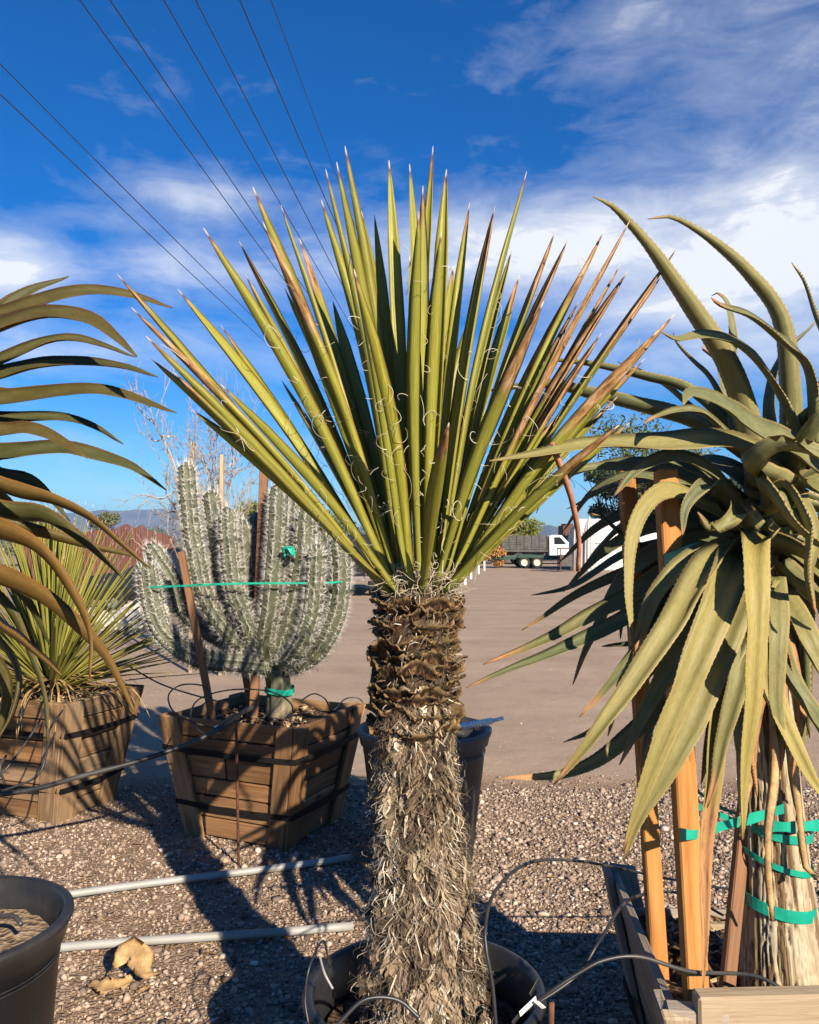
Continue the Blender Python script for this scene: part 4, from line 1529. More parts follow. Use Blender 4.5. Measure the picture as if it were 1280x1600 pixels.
# ------------------------------------------------------------------ wooden planter boxes
def planter(name, label, top, bot, rows, mats, bat_w=.085, straps=(.28, .74), soil_f=.86, soil_mat=None, tops=None, group='wooden box planters', batten_over=0.012):
    """top, bot: four corners counter-clockwise seen from above"""
    top = [np.array(p, float) for p in top]
    bot = [np.array(p, float) for p in bot]
    c = sum(bot) / 4
    root = empty(name, tuple(c), label, 'planter box', group)
    tops = tops or [1.0] * 4
    for s in range(4):
        a0, b0, a1, b1 = bot[s], bot[(s + 1) % 4], top[s], top[(s + 1) % 4]
        along = norm(b0 - a0)
        up = norm((a1 + b1) / 2 - (a0 + b0) / 2)
        outw = norm(np.cross(along, up))
        nrow = rows
        hs = [0]
        for r_ in range(nrow):
            hs.append(hs[-1] + random.uniform(.8, 1.2))
        hs = [h / hs[-1] for h in hs]
        for r_ in range(nrow):
            f0, f1 = hs[r_], hs[r_ + 1]
            if f0 >= tops[s] - .05:
                continue
            g = .007
            f0 += g; f1 -= g
            j = random.uniform(-.004, .003)
            tilt = random.uniform(-.006, .006)

            def at(u, f):
                lo, hi = a0 + (b0 - a0) * u, a1 + (b1 - a1) * u
                return lo + (hi - lo) * f + outw * j
            cuts = [(0.0, 1.0)]
            if random.random() < .25 and r_ not in (0, nrow - 1):
                k = random.uniform(.38, .55)
                cuts = [(0.0, k - .006), (k + .006, 1.0)]
            for u0, u1 in cuts:
                q = []
                for i in range(8):
                    u = u1 if i & 4 else u0
                    f = f1 if i & 2 else f0
                    p = at(u, f + (tilt if i & 4 else 0)) + outw * (0 if i & 1 else -.022)
                    q.append(p)
                beam('plank', q, random.choice(mats), root, .003)
        # corner battens
        for e in (0, 1):
            q = []
            for i in range(8):
                f = 1.0 + batten_over * random.uniform(.3, 1) if i & 4 else -.01
                lo, hi = (a0, a1) if e == 0 else (b0, b1)
                sgn = 1 if e == 0 else -1
                p = lo + (hi - lo) * f
                p = p + along * sgn * (bat_w if i & 2 else (-.0255 if e == 0 else .001)) + outw * (.026 if i & 1 else .003)
                q.append(p)
            beam('batten', q, random.choice(mats), root, .004)
    # straps
    for f in straps:
        V = []
        loop = []
        for s in range(4):
            lo, hi = bot[s], top[s]
            p = lo + (hi - lo) * f
            o = norm(p - (c + np.array((0, 0, p[2] - c[2]))))
            loop.append(p + o * .040)
        pts = []
        for s in range(4):
            for k in range(10):
                u = k / 10
                p = loop[s] + (loop[(s + 1) % 4] - loop[s]) * u
                pts.append(p + np.array((0, 0, -.010 * math.sin(math.pi * u) + random.uniform(-.002, .002))))
        n = len(pts)
        cen = sum(pts) / n
        for p in pts:
            o = norm((p - cen) * np.array((1, 1, 0)))
            V += [p + (0, 0, -.014), p + (0, 0, .014), p + o * .004 + (0, 0, .014), p + o * .004 + (0, 0, -.014)]
        Fq = []
        for i in range(n):
            j = (i + 1) % n
            for k in range(4):
                k2 = (k + 1) % 4
                Fq.append([i * 4 + k, i * 4 + k2, j * 4 + k2, j * 4 + k])
        mesh('strap', V, Fq, M['rubber'], root)
    # soil
    if soil_mat:
        V, n = [], 34
        q = [bot[s] + (top[s] - bot[s]) * soil_f for s in range(4)]
        for i in range(n):
            for j in range(n):
                u, v = .02 + .96 * i / (n - 1), .02 + .96 * j / (n - 1)
                p = (q[0] * (1 - u) + q[1] * u) * (1 - v) + (q[3] * (1 - u) + q[2] * u) * v
                p = p + np.array((0, 0, .025 * noise.fractal((p[0] * 9, p[1] * 9, 4), 1, 2, 5) + .02))
                V.append(p)
        I = np.arange(n * n).reshape(n, n)
        mesh('soil', V, np.stack([I[:-1, :-1], I[1:, :-1], I[1:, 1:], I[:-1, 1:]], -1).reshape(-1, 4), soil_mat, root, True)
    return root


def corners(near, ang, la, lb, z):
    """near corner, direction angle of the left-hand edge; returns [left, near, right, back] counter-clockwise"""
    n = np.array((near[0], near[1], z))
    e = np.array((-math.cos(ang), math.sin(ang), 0))      # towards the left corner
    g = np.array((math.sin(ang), math.cos(ang), 0))       # towards the right corner
    return [n + e * la, n, n + g * lb, n + e * la + g * lb]


# cactus box
nc = G(462, 1139, .655)
tc = corners((nc.x, nc.y), R(24), .84, .72, .655)
cen = sum(tc) / 4
bc = [np.array((cen[0] + (p[0] - cen[0]) * .72, cen[1] + (p[1] - cen[1]) * .72, 0.005)) for p in tc]
cbox = planter('planter_box', 'weathered brown plank box with black straps holding the spiny cactus', tc, bc, 6, [M['wood_dark']] * 4 + [M['wood']], .10, soil_f=.88, soil_mat=M['soil'])
CC = Vector(cen)
# left box
nl = G(112, 1100, .70)
tl = corners((nl.x - .03, nl.y), R(20), .95, .62, .70)
cen2 = sum(tl) / 4
bl_ = [np.array((cen2[0] + (p[0] - cen2[0]) * .70, cen2[1] + (p[1] - cen2[1]) * .70, 0.005)) for p in tl]
lbox = planter('planter_box', 'pale plank box with black straps under the thin leaved spiky plant', tl, bl_, 6, [M['wood'], M['wood'], M['wood'], M['wood_dark']], .12, soil_f=.92, soil_mat=M['soil_tan'])
# right box
FLc, BLc, BRc, FRc = (.610, 1.975, .50), (.675, 2.83, .50), (1.62, 2.78, .50), (1.55, 2.0, .50)
tr = [np.array(p) for p in (BLc, FLc, FRc, BRc)]
cen3 = sum(tr) / 4
br_ = [np.array((cen3[0] + (p[0] - cen3[0]) * .80, cen3[1] + (p[1] - cen3[1]) * .80, 0.005)) for p in tr]
rbox = planter('planter_box', 'open grey plank box round the foot of the pale tree aloe', tr, br_, 4, [M['wood_grey'], M['wood_grey'], M['wood_pale']], .085, straps=(.3,), soil_f=.70, soil_mat=M['soil'], tops=[1, 1, 1, .74], batten_over=.05)
# pale rail along the front edge of the right box
bar('rail', (.66, 1.962, .515), (1.62, 1.99, .522), .05, .085, M['wood_pale'], rbox, bev=.006)
bar('rail', (.60, 1.985, .488), (.735, 1.96, .492), .05, .06, M['wood_grey'], rbox, bev=.004)
bar('rail', (.80, 2.70, .345), (1.6, 2.68, .36), .03, .075, M['wood_pale'], rbox, bev=.005)


def chips(parent, cx, cy, z, rx, ry, n):
    """bark chips and dry scraps lying on the soil"""
    A = Acc()
    for i in range(n):
        x, y = cx + random.uniform(-rx, rx), cy + random.uniform(-ry, ry)
        a, L, w_ = random.uniform(0, 6.28), random.uniform(.012, .06), random.uniform(.003, .010)
        d = np.array((math.cos(a), math.sin(a), random.uniform(-.2, .4))); s = np.array((-math.sin(a), math.cos(a), random.uniform(-.5, .5)))
        p = np.array((x, y, z + random.uniform(.02, .04)))
        m_ = p + d * L * .5 + np.array((0, 0, .008))
        e = p + d * L
        k = np.array((0, 0, -.003))
        v = [p - s * w_ * .6, p + s * w_ * .6, m_ - s * w_, m_ + s * w_, e - s * w_ * .4, e + s * w_ * .4]
        v = v + [q + k for q in v]
        f = [[0, 1, 3, 2], [2, 3, 5, 4], [6, 8, 9, 7], [8, 10, 11, 9], [0, 2, 8, 6], [2, 4, 10, 8], [1, 7, 9, 3], [3, 9, 11, 5], [0, 6, 7, 1], [4, 5, 11, 10]]
        A.add(v, f, rnd=random.random())
    o = A.build('bark_chips', M['scrap'], parent)
    o['kind'] = 'stuff'


chips(rbox, 1.1, 2.38, .36, .34, .34, 420)
chips(cbox, CC.x, CC.y, .585, .25, .25, 200)
chips(lbox, cen2[0], cen2[1], .655, .33, .22, 160)


# ------------------------------------------------------------------ the spiny cactus
CD = CC.y
cactus = empty('cactus', (P(437, 1105, CD).x, CD, .58), 'many armed columnar cactus thick with white spines in the strapped box', 'cactus')


def cactus_arm(name, pix, r0, r1, ribs, old0=0.0, spines=True, spl=1.0):
    pts = [P(p[0], p[1], CD + p[2]) for p in pix]
    path = spline(pts, 46)
    n = len(path)
    T, U, W = frames(path)
    seg = ribs * 4
    V, Rg, Old = [], [], []
    Lt = np.linalg.norm(np.diff(path, axis=0), axis=1).sum()
    for i in range(n):
        s = i / (n - 1)
        r = r0 + (r1 - r0) * min(1, s * 2.5)
        end = (1 - s) * Lt / (r1 * 1.25)
        if end < 1:
            r *= math.sqrt(max(.02, 1 - (1 - end) ** 2))
        for j in range(seg):
            a = j / seg * 2 * math.pi
            k = (1 + math.cos(a * ribs)) / 2
            rr = r * (.80 + .20 * k ** .8)
            V.append(path[i] + (U[i] * math.cos(a) + W[i] * math.sin(a)) * rr)
            Rg.append(k); Old.append(old0 * max(0, 1 - s * 2.2))
    Fq = []
    for i in range(n - 1):
        for j in range(seg):
            j2 = (j + 1) % seg
            Fq.append([i * seg + j, i * seg + j2, (i + 1) * seg + j2, (i + 1) * seg + j])
    Fq.append([(n - 1) * seg + j for j in range(seg)])
    o = mesh(name, V, Fq, M['cactus'], cactus, True, {'ridge': Rg, 'old': Old})
    if spines:
        SV, SF, SR = [], [], []
        step = .021
        m_ = int(Lt / step)
        for q in range(1, m_ + 1):
            s = q / m_
            i = min(n - 1, int(s * (n - 1)))
            for rb in range(ribs):
                a = rb / ribs * 2 * math.pi
                end = (1 - s) * Lt / (r1 * 1.25)
                r = (r0 + (r1 - r0) * min(1, s * 2.5)) * (math.sqrt(max(.02, 1 - (1 - end) ** 2)) if end < 1 else 1)
                o_ = U[i] * math.cos(a) + W[i] * math.sin(a)
                if end < 1:
                    o_ = norm(o_ * end + T[i] * (1 - end))
                c = path[i] + (U[i] * math.cos(a) + W[i] * math.sin(a)) * r + T[i] * random.uniform(-.006, .006)
                cnt = 8 if s < .3 else 12
                for k in range(cnt):
                    d = norm(o_ * random.uniform(.35, 1.2) + T[i] * random.gauss(.15, .65) + np.cross(o_, T[i]) * random.gauss(0, .6))
                    L = random.uniform(.012, .056) * spl * (1.4 if k == 0 else 1)
                    w_ = .0009 + .0005 * (k == 0)
                    e1 = norm(np.cross(d, (0.3, .2, 1))); e2 = np.cross(d, e1)
                    b = len(SV)
                    SV += [c + e1 * w_, c - e1 * w_ * .5 + e2 * w_ * .87, c - e1 * w_ * .5 - e2 * w_ * .87, c + d * L]
                    SF += [[b, b + 1, b + 3], [b + 1, b + 2, b + 3], [b + 2, b, b + 3]]
                    SR += [min(1, max(0, random.gauss(.55 + .3 * s, .2)))] * 4
        so = mesh('spines', np.array(SV), np.array(SF), M['spine'], o, False, {'rnd': SR})
        so['kind'] = 'stuff'
    return o


cactus_arm('trunk', [(437, 1120, 0), (437, 1090, 0), (434, 1055, 0), (424, 1025, 0)], .078, .072, 7, 1.6, False)
for pix, r in [
    ([(428, 1042, -.02), (380, 1036, -.08), (312, 1028, -.12), (262, 995, -.12), (240, 950, -.10), (228, 878, -.10)], .058),
    ([(400, 1030, .05), (345, 1000, .08), (292, 960, .12), (272, 910, .14), (232, 850, .16)], .050),
    ([(405, 1020, 0), (364, 997, -.06), (328, 948, -.08), (312, 902, -.08), (298, 820, -.06), (290, 722, -.04)], .052),
    ([(405, 1020, .05), (377, 987, .05), (350, 935, .04), (342, 870, .02), (328, 766, 0)], .052),
    ([(410, 1020, -.05), (390, 984, -.10), (366, 919, -.13), (357, 850, -.13), (354, 792, -.12)], .050),
    ([(410, 1010, .1), (396, 960, .12), (387, 902, .12), (380, 812, .12)], .050),
    ([(418, 1030, -.04), (414, 1000, -.10), (424, 935, -.13), (432, 837, -.12), (436, 755, -.10)], .056),
    ([(425, 1030, .04), (440, 990, .08), (455, 920, .10), (458, 840, .10), (460, 768, .10)], .054),
    ([(430, 1030, -.03), (452, 970, -.08), (468, 900, -.10), (476, 850, -.10), (478, 790, -.10)], .056),
    ([(440, 1040, .06), (480, 1005, .10), (506, 940, .12), (511, 880, .12), (508, 828, .12)], .054),
    ([(445, 1046, -.02), (492, 1022, -.04), (524, 965, -.05), (533, 900, -.05), (528, 836, -.04)], .055),
    ([(440, 1040, -.10), (465, 1015, -.16), (486, 960, -.18), (492, 900, -.18), (494, 850, -.18)], .050),
    ([(415, 1020, .14), (420, 950, .2), (405, 880, .22), (402, 800, .22)], .05),
]:
    cactus_arm('arm', pix, r * .92, r, random.choice((8, 9)))


# soft tie round all arms
def ring_tape(name, pts, wd, parent, label=None, mat='tape', closed=True, th=.0012):
    pts = [np.array(p, float) for p in pts]
    n = len(pts)
    V, Fq = [], []
    cen = sum(pts) / n
    for p in pts:
        o = norm((p - cen) * np.array((1, 1, 0)) + 1e-6)
        V += [p + (0, 0, -wd / 2), p + (0, 0, wd / 2), p + o * th + (0, 0, wd / 2), p + o * th + (0, 0, -wd / 2)]
    for i in range(n if closed else n - 1):
        j = (i + 1) % n
        for k in range(4):
            k2 = (k + 1) % 4
            Fq.append([i * 4 + k, i * 4 + k2, j * 4 + k2, j * 4 + k])
    if parent is None:
        o = mesh(name, V, Fq, M[mat], None, False, loc=tuple(cen))
    else:
        o = mesh(name, V, Fq, M[mat], parent)
    if label:
        tag(o, label, 'tie', 'green garden ties')
    return o


lft, rgt = P(218, 914, CD), P(548, 906, CD)
cxm, rx = (lft.x + rgt.x) / 2, (rgt.x - lft.x) / 2
pts = []
for k in range(60):
    a = k / 60 * 2 * math.pi
    pts.append((cxm + rx * math.cos(a) + .008 * math.sin(5 * a), CD + .24 * math.sin(a) - .02, lft.z + (rgt.z - lft.z) * (math.cos(a) + 1) / 2 + .006 * math.sin(3 * a)))
ring_tape('garden_tie', pts, .011, None, 'thin green tie strung round all arms of the spiny cactus')
A = Acc()
kc = P(452, 862, CD - .20)
for q in range(7):
    a0 = random.uniform(0, 6)
    pth = [(kc.x + .035 * math.cos(a0 + t * 1.3) * random.uniform(.6, 1), kc.y + .02 * math.sin(a0 + t) - .005 * q, kc.z + .03 * math.sin(a0 * 2 + t * 2) * random.uniform(.6, 1)) for t in np.linspace(0, 4, 10)]
    v, f = tube_geo(spline(pth, 18), .006, 5)
    A.add(v * 1.0, f)
o = A.build('garden_tie', M['tape'], None, True, loc=tuple(kc))
tag(o, 'bunched knot of green tape caught on a cactus arm', 'tie', 'green garden ties')
pts = [(P(437, 1083, CD).x + .083 * math.cos(a), CD + .083 * math.sin(a), P(437, 1078, CD).z + .006 * math.sin(2 * a)) for a in np.linspace(0, 6.28, 40, endpoint=False)]
ring_tape('garden_tie', pts, .032, None, 'green tape wrapped round the cactus stump above the soil')

# stakes of the cactus
def stake(a, b, wd, mat, label, foot=.56):
    a, b = Vector(a), Vector(b)
    a = b + (a - b) * ((b.z - foot) / (b.z - a.z))      # driven into the soil
    o = bar('stake', a, b, wd, wd, mat, None, ref=(0, 1, 0), bev=.004)
    # give it an origin at its foot
    o.data.transform(Matrix.Translation(-Vector(a)))
    o.location = a
    return tag(o, label, 'stake', 'wooden stakes')


stake(P(332, 1122, CD - .18), P(283, 862, CD - .22), .036, M['stake_red'], 'short leaning stake in front of the left cactus arms')
stake(P(396, 1128, CD - .06), P(413, 732, CD + .02), .046, M['stake_red'], 'tall brown stake rising among the cactus arms')
stake(P(392, 1105, CD + .12), P(378, 1020, CD + .16), .036, M['stake_red'], 'small stake low behind the cactus stump')

# stakes of the right aloe
stake(P(1088, 1562, 2.08), P(1040, 735, 2.22), .053, M['stake'], 'thick yellow stake nearest the front of the aloe box', .33)
stake(P(1028, 1492, 2.36), P(978, 735, 2.50), .045, M['stake'], 'thinner yellow stake left of the thick one in the aloe box', .33)
stake(P(1136, 1545, 2.22), P(1186, 1040, 2.42), .034, M['stake_red'], 'reddish stake leaning against the left of the aloe trunk', .33)


def trunk_tie(py_l, py_r, wd, label, rr, extra=None):
    """tape round the aloe trunk"""
    zl, zr = P(1160, py_l, RD).z, P(1260, py_r, RD).z
    cx_ = P(1212, (py_l + py_r) / 2, RD).x
    pts = []
    for k in range(44):
        a = k / 44 * 2 * math.pi
        f = (math.cos(a) + 1) / 2
        pts.append((cx_ + rr * math.cos(a), RD + rr * math.sin(a), zl + (zr - zl) * f - .008 * math.sin(a) * -1))
    return ring_tape('garden_tie', pts, wd, None, label)


trunk_tie(1392, 1412, .032, 'lowest green tape band round the pale aloe trunk', .101)
trunk_tie(1322, 1352, .016, 'narrow green tape band round the aloe trunk, second from the bottom', .094)
trunk_tie(1282, 1296, .022, 'green tape band high on the aloe trunk, just below the tape tied to the stake', .092)


def tape_run(path, wd, label, n=24):
    pts = spline([tuple(p) for p in path], n)
    V, Fq = [], []
    for i, p in enumerate(pts):
        w_ = wd * (1 - .25 * math.sin(i / n * 9) ** 2)
        V += [p + (0, 0, -w_ / 2), p + (0, 0, w_ / 2), p + (0, -.0015, w_ / 2), p + (0, -.0015, -w_ / 2)]
    for i in range(n - 1):
        for k in range(4):
            k2 = (k + 1) % 4
            Fq.append([i * 4 + k, i * 4 + k2, i * 4 + 4 + k2, i * 4 + 4 + k])
    o = mesh('garden_tie', V, Fq, M['tape'], None, loc=tuple(pts[0]))
    return tag(o, label, 'tie', 'green garden ties')


tape_run([P(1062, 1303, 2.10), P(1076, 1304, 2.065), P(1092, 1303, 2.10), P(1120, 1293, 2.15), P(1180, 1277, 2.19), P(1225, 1263, 2.20)], .030, 'wide green tape running from the thick stake to the aloe trunk')
tape_run([P(1200, 1290, 2.20), P(1240, 1292, 2.19), P(1300, 1288, 2.25)], .032, 'green tape running off the aloe trunk to the right edge')
tape_run([P(1092, 1260, 2.12), P(1130, 1275, 2.3), P(1165, 1290, 2.36)], .016, 'narrow green tape sloping behind the aloe leaves to the trunk')
tape_run([P(1038, 1208, 2.42), P(1070, 1222, 2.42), P(1120, 1258, 2.42), P(1160, 1275, 2.38)], .012, 'thin green tape stretched from the thinner stake to the trunk')
tape_run([P(1038, 885, 2.17), P(1062, 872, 2.12), P(1085, 868, 2.10), P(1118, 862, 2.12), P(1150, 868, 2.2)], .060, 'green tape bunched where the thick stake meets the aloe crown')

# ------------------------------------------------------------------ thin leaved spiky plant in the left box
SC = Vector((P(78, 1062, cen2[1]).x, cen2[1] + .02, .76))
spiky = empty('spiky_plant', (SC.x, SC.y, .66), 'rosette of thin stiff yellow green leaves in the left plank box', 'desert plant')
protos = []
for k in range(5):
    Lp = 1.0
    pth = spline([(0, 0, 0), (.01 * k, 0, Lp * .5), (.035 * (k - 2) * .4, 0, Lp)], 9)
    v, f, at = leaf_geo(pth, lambda t: .026 * float(np.interp(t, [0, .1, .5, .85, 1], [1.2, .9, .85, .45, .06])), .003, .5, (1, 0, 0))
    o = mesh('leaf', v, f, M['spiky'], None, True, at)
    protos.append(o.data)
    bpy.data.objects.remove(o)
for i in range(280):
    u = random.random()
    el = R(88 - 84 * u ** 1.25)
    az = random.uniform(0, 2 * math.pi)
    o = bpy.data.objects.new('leaf', random.choice(protos))
    COL.objects.link(o)
    o.parent = spiky
    d = Vector((math.cos(az) * math.cos(el), math.sin(az) * math.cos(el), math.sin(el)))
    q = d.to_track_quat('Z', 'X')
    o.rotation_mode = 'QUATERNION'
    o.rotation_quaternion = q
    o.location = (d.x * .04, d.y * .04, .10 - .07 * u)
    s = random.uniform(.85, 1.14)
    o.scale = (random.uniform(.8, 1.2), random.uniform(.8, 1.2), s)
    o.color = (random.uniform(.02, .10), .5, random.random(), 1)
tube('stem', [(SC.x, SC.y, .62), (SC.x, SC.y, .74), (SC.x, SC.y, .80)], [.06, .07, .05], M['trunk'], spiky, 12)
# dead leaves that curl over the edge of the box
for i in range(34):
    az = R(random.uniform(-175, 10))
    L = random.uniform(.45, .72)
    p = np.array((SC.x, SC.y, .76)) + np.array((math.cos(az), math.sin(az), 0)) * .06
    pts, e = [p], random.uniform(-.1, .35)
    for q in range(8):
        p = p + np.array((math.cos(az) * math.cos(e), math.sin(az) * math.cos(e), math.sin(e))) * L / 8
        rr = math.hypot(p[0] - SC.x, p[1] - SC.y)
        e -= random.uniform(.08, .40) if rr > .36 else .10
        az += random.uniform(-.12, .12)
        if rr < .42:
            p[2] = max(p[2], .735)
        pts.append(p)
    o = leaf('leaf', spiky, M['dry_leaf'], 1.1, .5, spline(pts, 14), lambda t: .014 * (1 - .75 * t), .002, .6, UP, random.uniform(-50, 50))

# ------------------------------------------------------------------ pipes, tubing, small things on the ground
def gp(px, py, z=.02):
    return G(px, py, z)


for a, b, lab in [((60, 1404), (550, 1340), 'grey plastic pipe on the gravel, the farther of two'), ((30, 1486), (552, 1447), 'grey plastic pipe on the gravel, the nearer of two')]:
    p, q = gp(*a, .028), gp(*b, .028)
    o = tube('pipe', [p, p.lerp(q, .3) + Vector((0, .004, .002)), p.lerp(q, .7) + Vector((0, -.004, 0)), q], .017, M['pvc'], None, 14, loc=tuple(p), n=14)
    tag(o, lab, 'pipe', 'grey pipes lying on the gravel')


def hose(pts, r, label, n=60, mat='tubing', cat='hose', name='drip_hose'):
    pts = [Vector(p) for p in pts]
    o = tube(name, pts, r, M[mat], None, 8, loc=tuple(pts[0]), n=n)
    return tag(o, label, cat, 'black irrigation tubing')


hose([P(-60, 1246, 3.7), P(40, 1236, 3.74), P(130, 1212, 3.78), P(220, 1188, 3.85), P(300, 1160, 3.93), P(345, 1138, 4.0), P(372, 1118, 4.2), P(395, 1105, 4.5)], .0115,
     'thick black hose strung from the left edge up to the cactus box rim')
o = tube('hose_coupling', [P(333, 1143, 3.98), P(345, 1137, 4.0), P(366, 1120, 4.15)], .017, M['tubing'], None, 10, loc=tuple(P(333, 1143, 3.98)), n=8)
tag(o, 'black coupling with a white band on the thick hose at the cactus box', 'coupling')
c0 = P(341, 1139, 3.99)
tube('band', [P(337, 1141, 3.985), P(343, 1138, 3.998)], .019, M['white_plastic'], o, 10)
hose([P(345, 1140, 4.0), P(300, 1128, 3.98), P(270, 1110, 4.05), P(264, 1085, 4.2), P(285, 1070, 4.4), P(318, 1072, 4.5), P(328, 1090, 4.5), P(305, 1110, 4.4)], .004, 'thin black loop of drip tube at the left corner of the cactus box')
hose([P(352, 1135, 4.0), P(318, 1145, 3.98), P(298, 1120, 4.05), P(312, 1092, 4.3), P(360, 1078, 4.5), P(420, 1080, 4.5), P(455, 1100, 4.35), P(455, 1130, 4.28)], .004, 'thin black drip tube arching over the soil beside the cactus stump')
hose([P(470, 1095, 4.6), P(490, 1084, 4.6), P(508, 1092, 4.6), P(520, 1110, 4.66), P(540, 1092, 4.9), P(562, 1092, 4.95), P(570, 1110, 4.95), P(555, 1122, 4.9)], .004, 'thin black drip tube looping over the right corner of the cactus box')
hose([P(-20, 1232, 3.9), P(15, 1195, 3.95), P(60, 1130, 4.1), P(80, 1080, 4.3)], .005, 'thin black drip tube running up the left plank box, left one')
hose([P(-10, 1240, 3.9), P(55, 1215, 3.95), P(72, 1180, 4.0), P(78, 1140, 4.1), P(98, 1110, 4.3)], .005, 'thin black drip tube running up the left plank box, right one')
hose([P(10, 1180, 3.95), P(0, 1200, 3.94), P(8, 1225, 3.9)], .006, 'short black tube bent against the left plank box')
hose([P(200, 1040, 5.2), P(250, 1068, 5.3), P(300, 1085, 5.4), P(350, 1098, 5.2)], .005, 'thin black tube trailing behind the left planter towards the cactus')
# right-hand tubing
hose([P(778, 1640, 1.90), P(770, 1540, 1.92), P(758, 1460, 1.95), P(775, 1390, 2.05), P(830, 1347, 2.2), P(900, 1345, 2.35), P(960, 1355, 2.5), P(1040, 1372, 2.7), P(1150, 1390, 2.9), P(1240, 1392, 3.0)], .0042,
     'long thin black drip tube arching from the yucca tub to the aloe box')
hose([P(820, 1578, 1.95), P(862, 1548, 1.95), P(905, 1520, 1.96), P(945, 1500, 1.97), P(1000, 1495, 1.98), P(1080, 1518, 2.0), P(1180, 1525, 2.08), P(1250, 1562, 2.1)], .0048,
     'black drip tube crossing the aloe box in front of the thick stake')
hose([P(820, 1580, 1.96), P(900, 1525, 2.0), P(940, 1465, 2.05), P(985, 1405, 2.3), P(1060, 1395, 2.5), P(1130, 1430, 2.6)], .004, 'thin drip tube rising over the left side of the aloe box')
hose([P(528, 1600, 1.86), P(570, 1562, 1.88), P(620, 1562, 1.89), P(655, 1590, 1.88)], .005, 'black drip tube lying across the front rim of the yucca tub')
hose([P(482, 1600, 1.98), P(477, 1560, 2.0), P(484, 1510, 2.02), P(505, 1470, 2.1), P(515, 1510, 2.16)], .003, 'thin pale edged tube hanging down the left of the yucca tub')
hose([P(500, 1495, 2.1), P(507, 1520, 2.06), P(520, 1545, 2.05)], .003, 'pale shred of stem sticking out of the yucca tub', mat='pvc', cat='twig', name='twig')
del COL.objects[-1]['group']
hose([P(-40, 1440, 2.2), P(0, 1432, 2.14), P(22, 1432, 2.12), P(34, 1445, 2.10)], .006, 'black tube poking out of the tan soil in the left tub', n=20)

# white label clipped to the tub
tagroot = empty('plant_tag', P(822, 1568, 1.92), 'white plastic plant tag with dark strips clipped to the right of the yucca tub', 'plant tag')
for a, b, wd, mm in [((812, 1585), (838, 1560), .022, 'white_plastic'), ((828, 1555), (842, 1530), .014, 'black_plastic'), ((800, 1600), (818, 1578), .020, 'black_plastic'), ((838, 1565), (850, 1575), .010, 'white_plastic')]:
    bar('strip', P(a[0], a[1], 1.91), P(b[0], b[1], 1.93), wd, .002, M[mm], tagroot, ref=(0, .8, .6), bev=.0005)
o = tube('rebar', spline([G(862, 1640, .0), P(861, 1600, 1.97), P(862, 1566, 1.96)], 10), .007, M['rust'], None, 8, loc=tuple(G(862, 1640)))
tag(o, 'short rusty rod standing right of the yucca tub', 'metal rod', 'rusty rods')
rb = G(373, 1352)
o = tube('rebar', spline([rb, P(371, 1240, 4.02), P(369, 1125, 4.05)], 40), [.0062 + .0012 * (i % 2) for i in range(40)], M['rust'], None, 8, loc=tuple(rb))
tag(o, 'tall rusty rod standing against the front of the cactus box', 'metal rod', 'rusty rods')
# white corrugated tube in the grey tub
a, b = P(690, 1141, 4.05), P(770, 1126, 4.02)
n = 64
o = tube('corrugated_tube', np.array([a.lerp(b, i / (n - 1)) for i in range(n)]), [.0155 + .003 * math.sin(i * math.pi * .6) for i in range(n)], M['white_plastic'], None, 12, loc=tuple(a))
tag(o, 'white corrugated plastic tube sticking out over the grey tub', 'tube')
tube('end_piece', [b, P(787, 1122, 4.01)], .009, M['white_plastic'], o, 10)


# curled dry leaf sheath
def dry_sheath(name, pts, wfun, chan, label, thick=.004, roll=0):
    pth = spline([tuple(p) for p in pts], 18)
    v, f, at = leaf_geo(pth, wfun, thick, chan, (0, -.3, 1), roll, 0, None, .25)
    o = mesh(name, v, f, M['dry_leaf'], None, True, at, loc=tuple(pth[0]))
    return tag(o, label, 'dry leaf', 'fallen dry leaves')


dry_sheath('dry_leaf', [G(168, 1530, .012), P(180, 1508, 3.00), P(196, 1488, 3.03), P(206, 1483, 3.04), P(219, 1496, 3.03), P(232, 1512, 3.0), G(240, 1524, .012)], lambda t: .018 + .075 * max(0, math.sin(math.pi * min(1, max(0, (t - .28) / .66)))) ** .7, .22,
           'arched folded piece of dry tan leaf lying on the gravel', .002, -38)
dry_sheath('dry_leaf', [G(140, 1536, .012), G(160, 1542, .022), G(182, 1541, .02), G(208, 1530, .03)], lambda t: .012 + .055 * math.sin(math.pi * (.05 + .8 * t)) * (1 + .2 * math.sin(t * 15)), .35, 'flat curled piece of dry leaf under the arched one', .002)
dry_sheath('dry_leaf', [G(212, 1549, .01), G(224, 1546, .02), G(236, 1540, .015)], lambda t: .018 * math.sin(math.pi * (.1 + .8 * t)), .5, 'small pale scrap of dry leaf right of the arched piece')

# ------------------------------------------------------------------ power lines
VPX = (736 - 640) / F
for k, (slope, Hh) in enumerate([(1.04, 9.0), (.975, 8.6), (1.42, 9.4), (1.54, 9.4), (1.81, 9.6), (2.02, 9.6), (2.41, 9.2), (2.79, 9.2)]):
    X0 = -Hh / slope
    pts = []
    for y in np.linspace(-30, 330, 91):
        # sag between poles 60 m apart
        s = ((y + 22) % 60) / 60
        z = CAMH + Hh - 1.6 * s * (1 - s) * .55
        pts.append((X0 + VPX * y, y, z))
    o = tube('power_line', pts, (.0125 if k < 7 else .008), M['wire'], None, 5, loc=pts[0])
    lab = ['upper of the two power lines crossing the left edge', 'lower of the two power lines crossing the left edge', 'third power line from the left, leaving the top edge furthest left', 'fourth power line from the left along the top edge',
           'fifth power line from the left along the top edge', 'sixth power line from the left along the top edge', 'second power line from the right along the top edge', 'faint thin power line furthest right in the sky'][k]
    tag(o, lab, 'power line', 'power lines overhead')


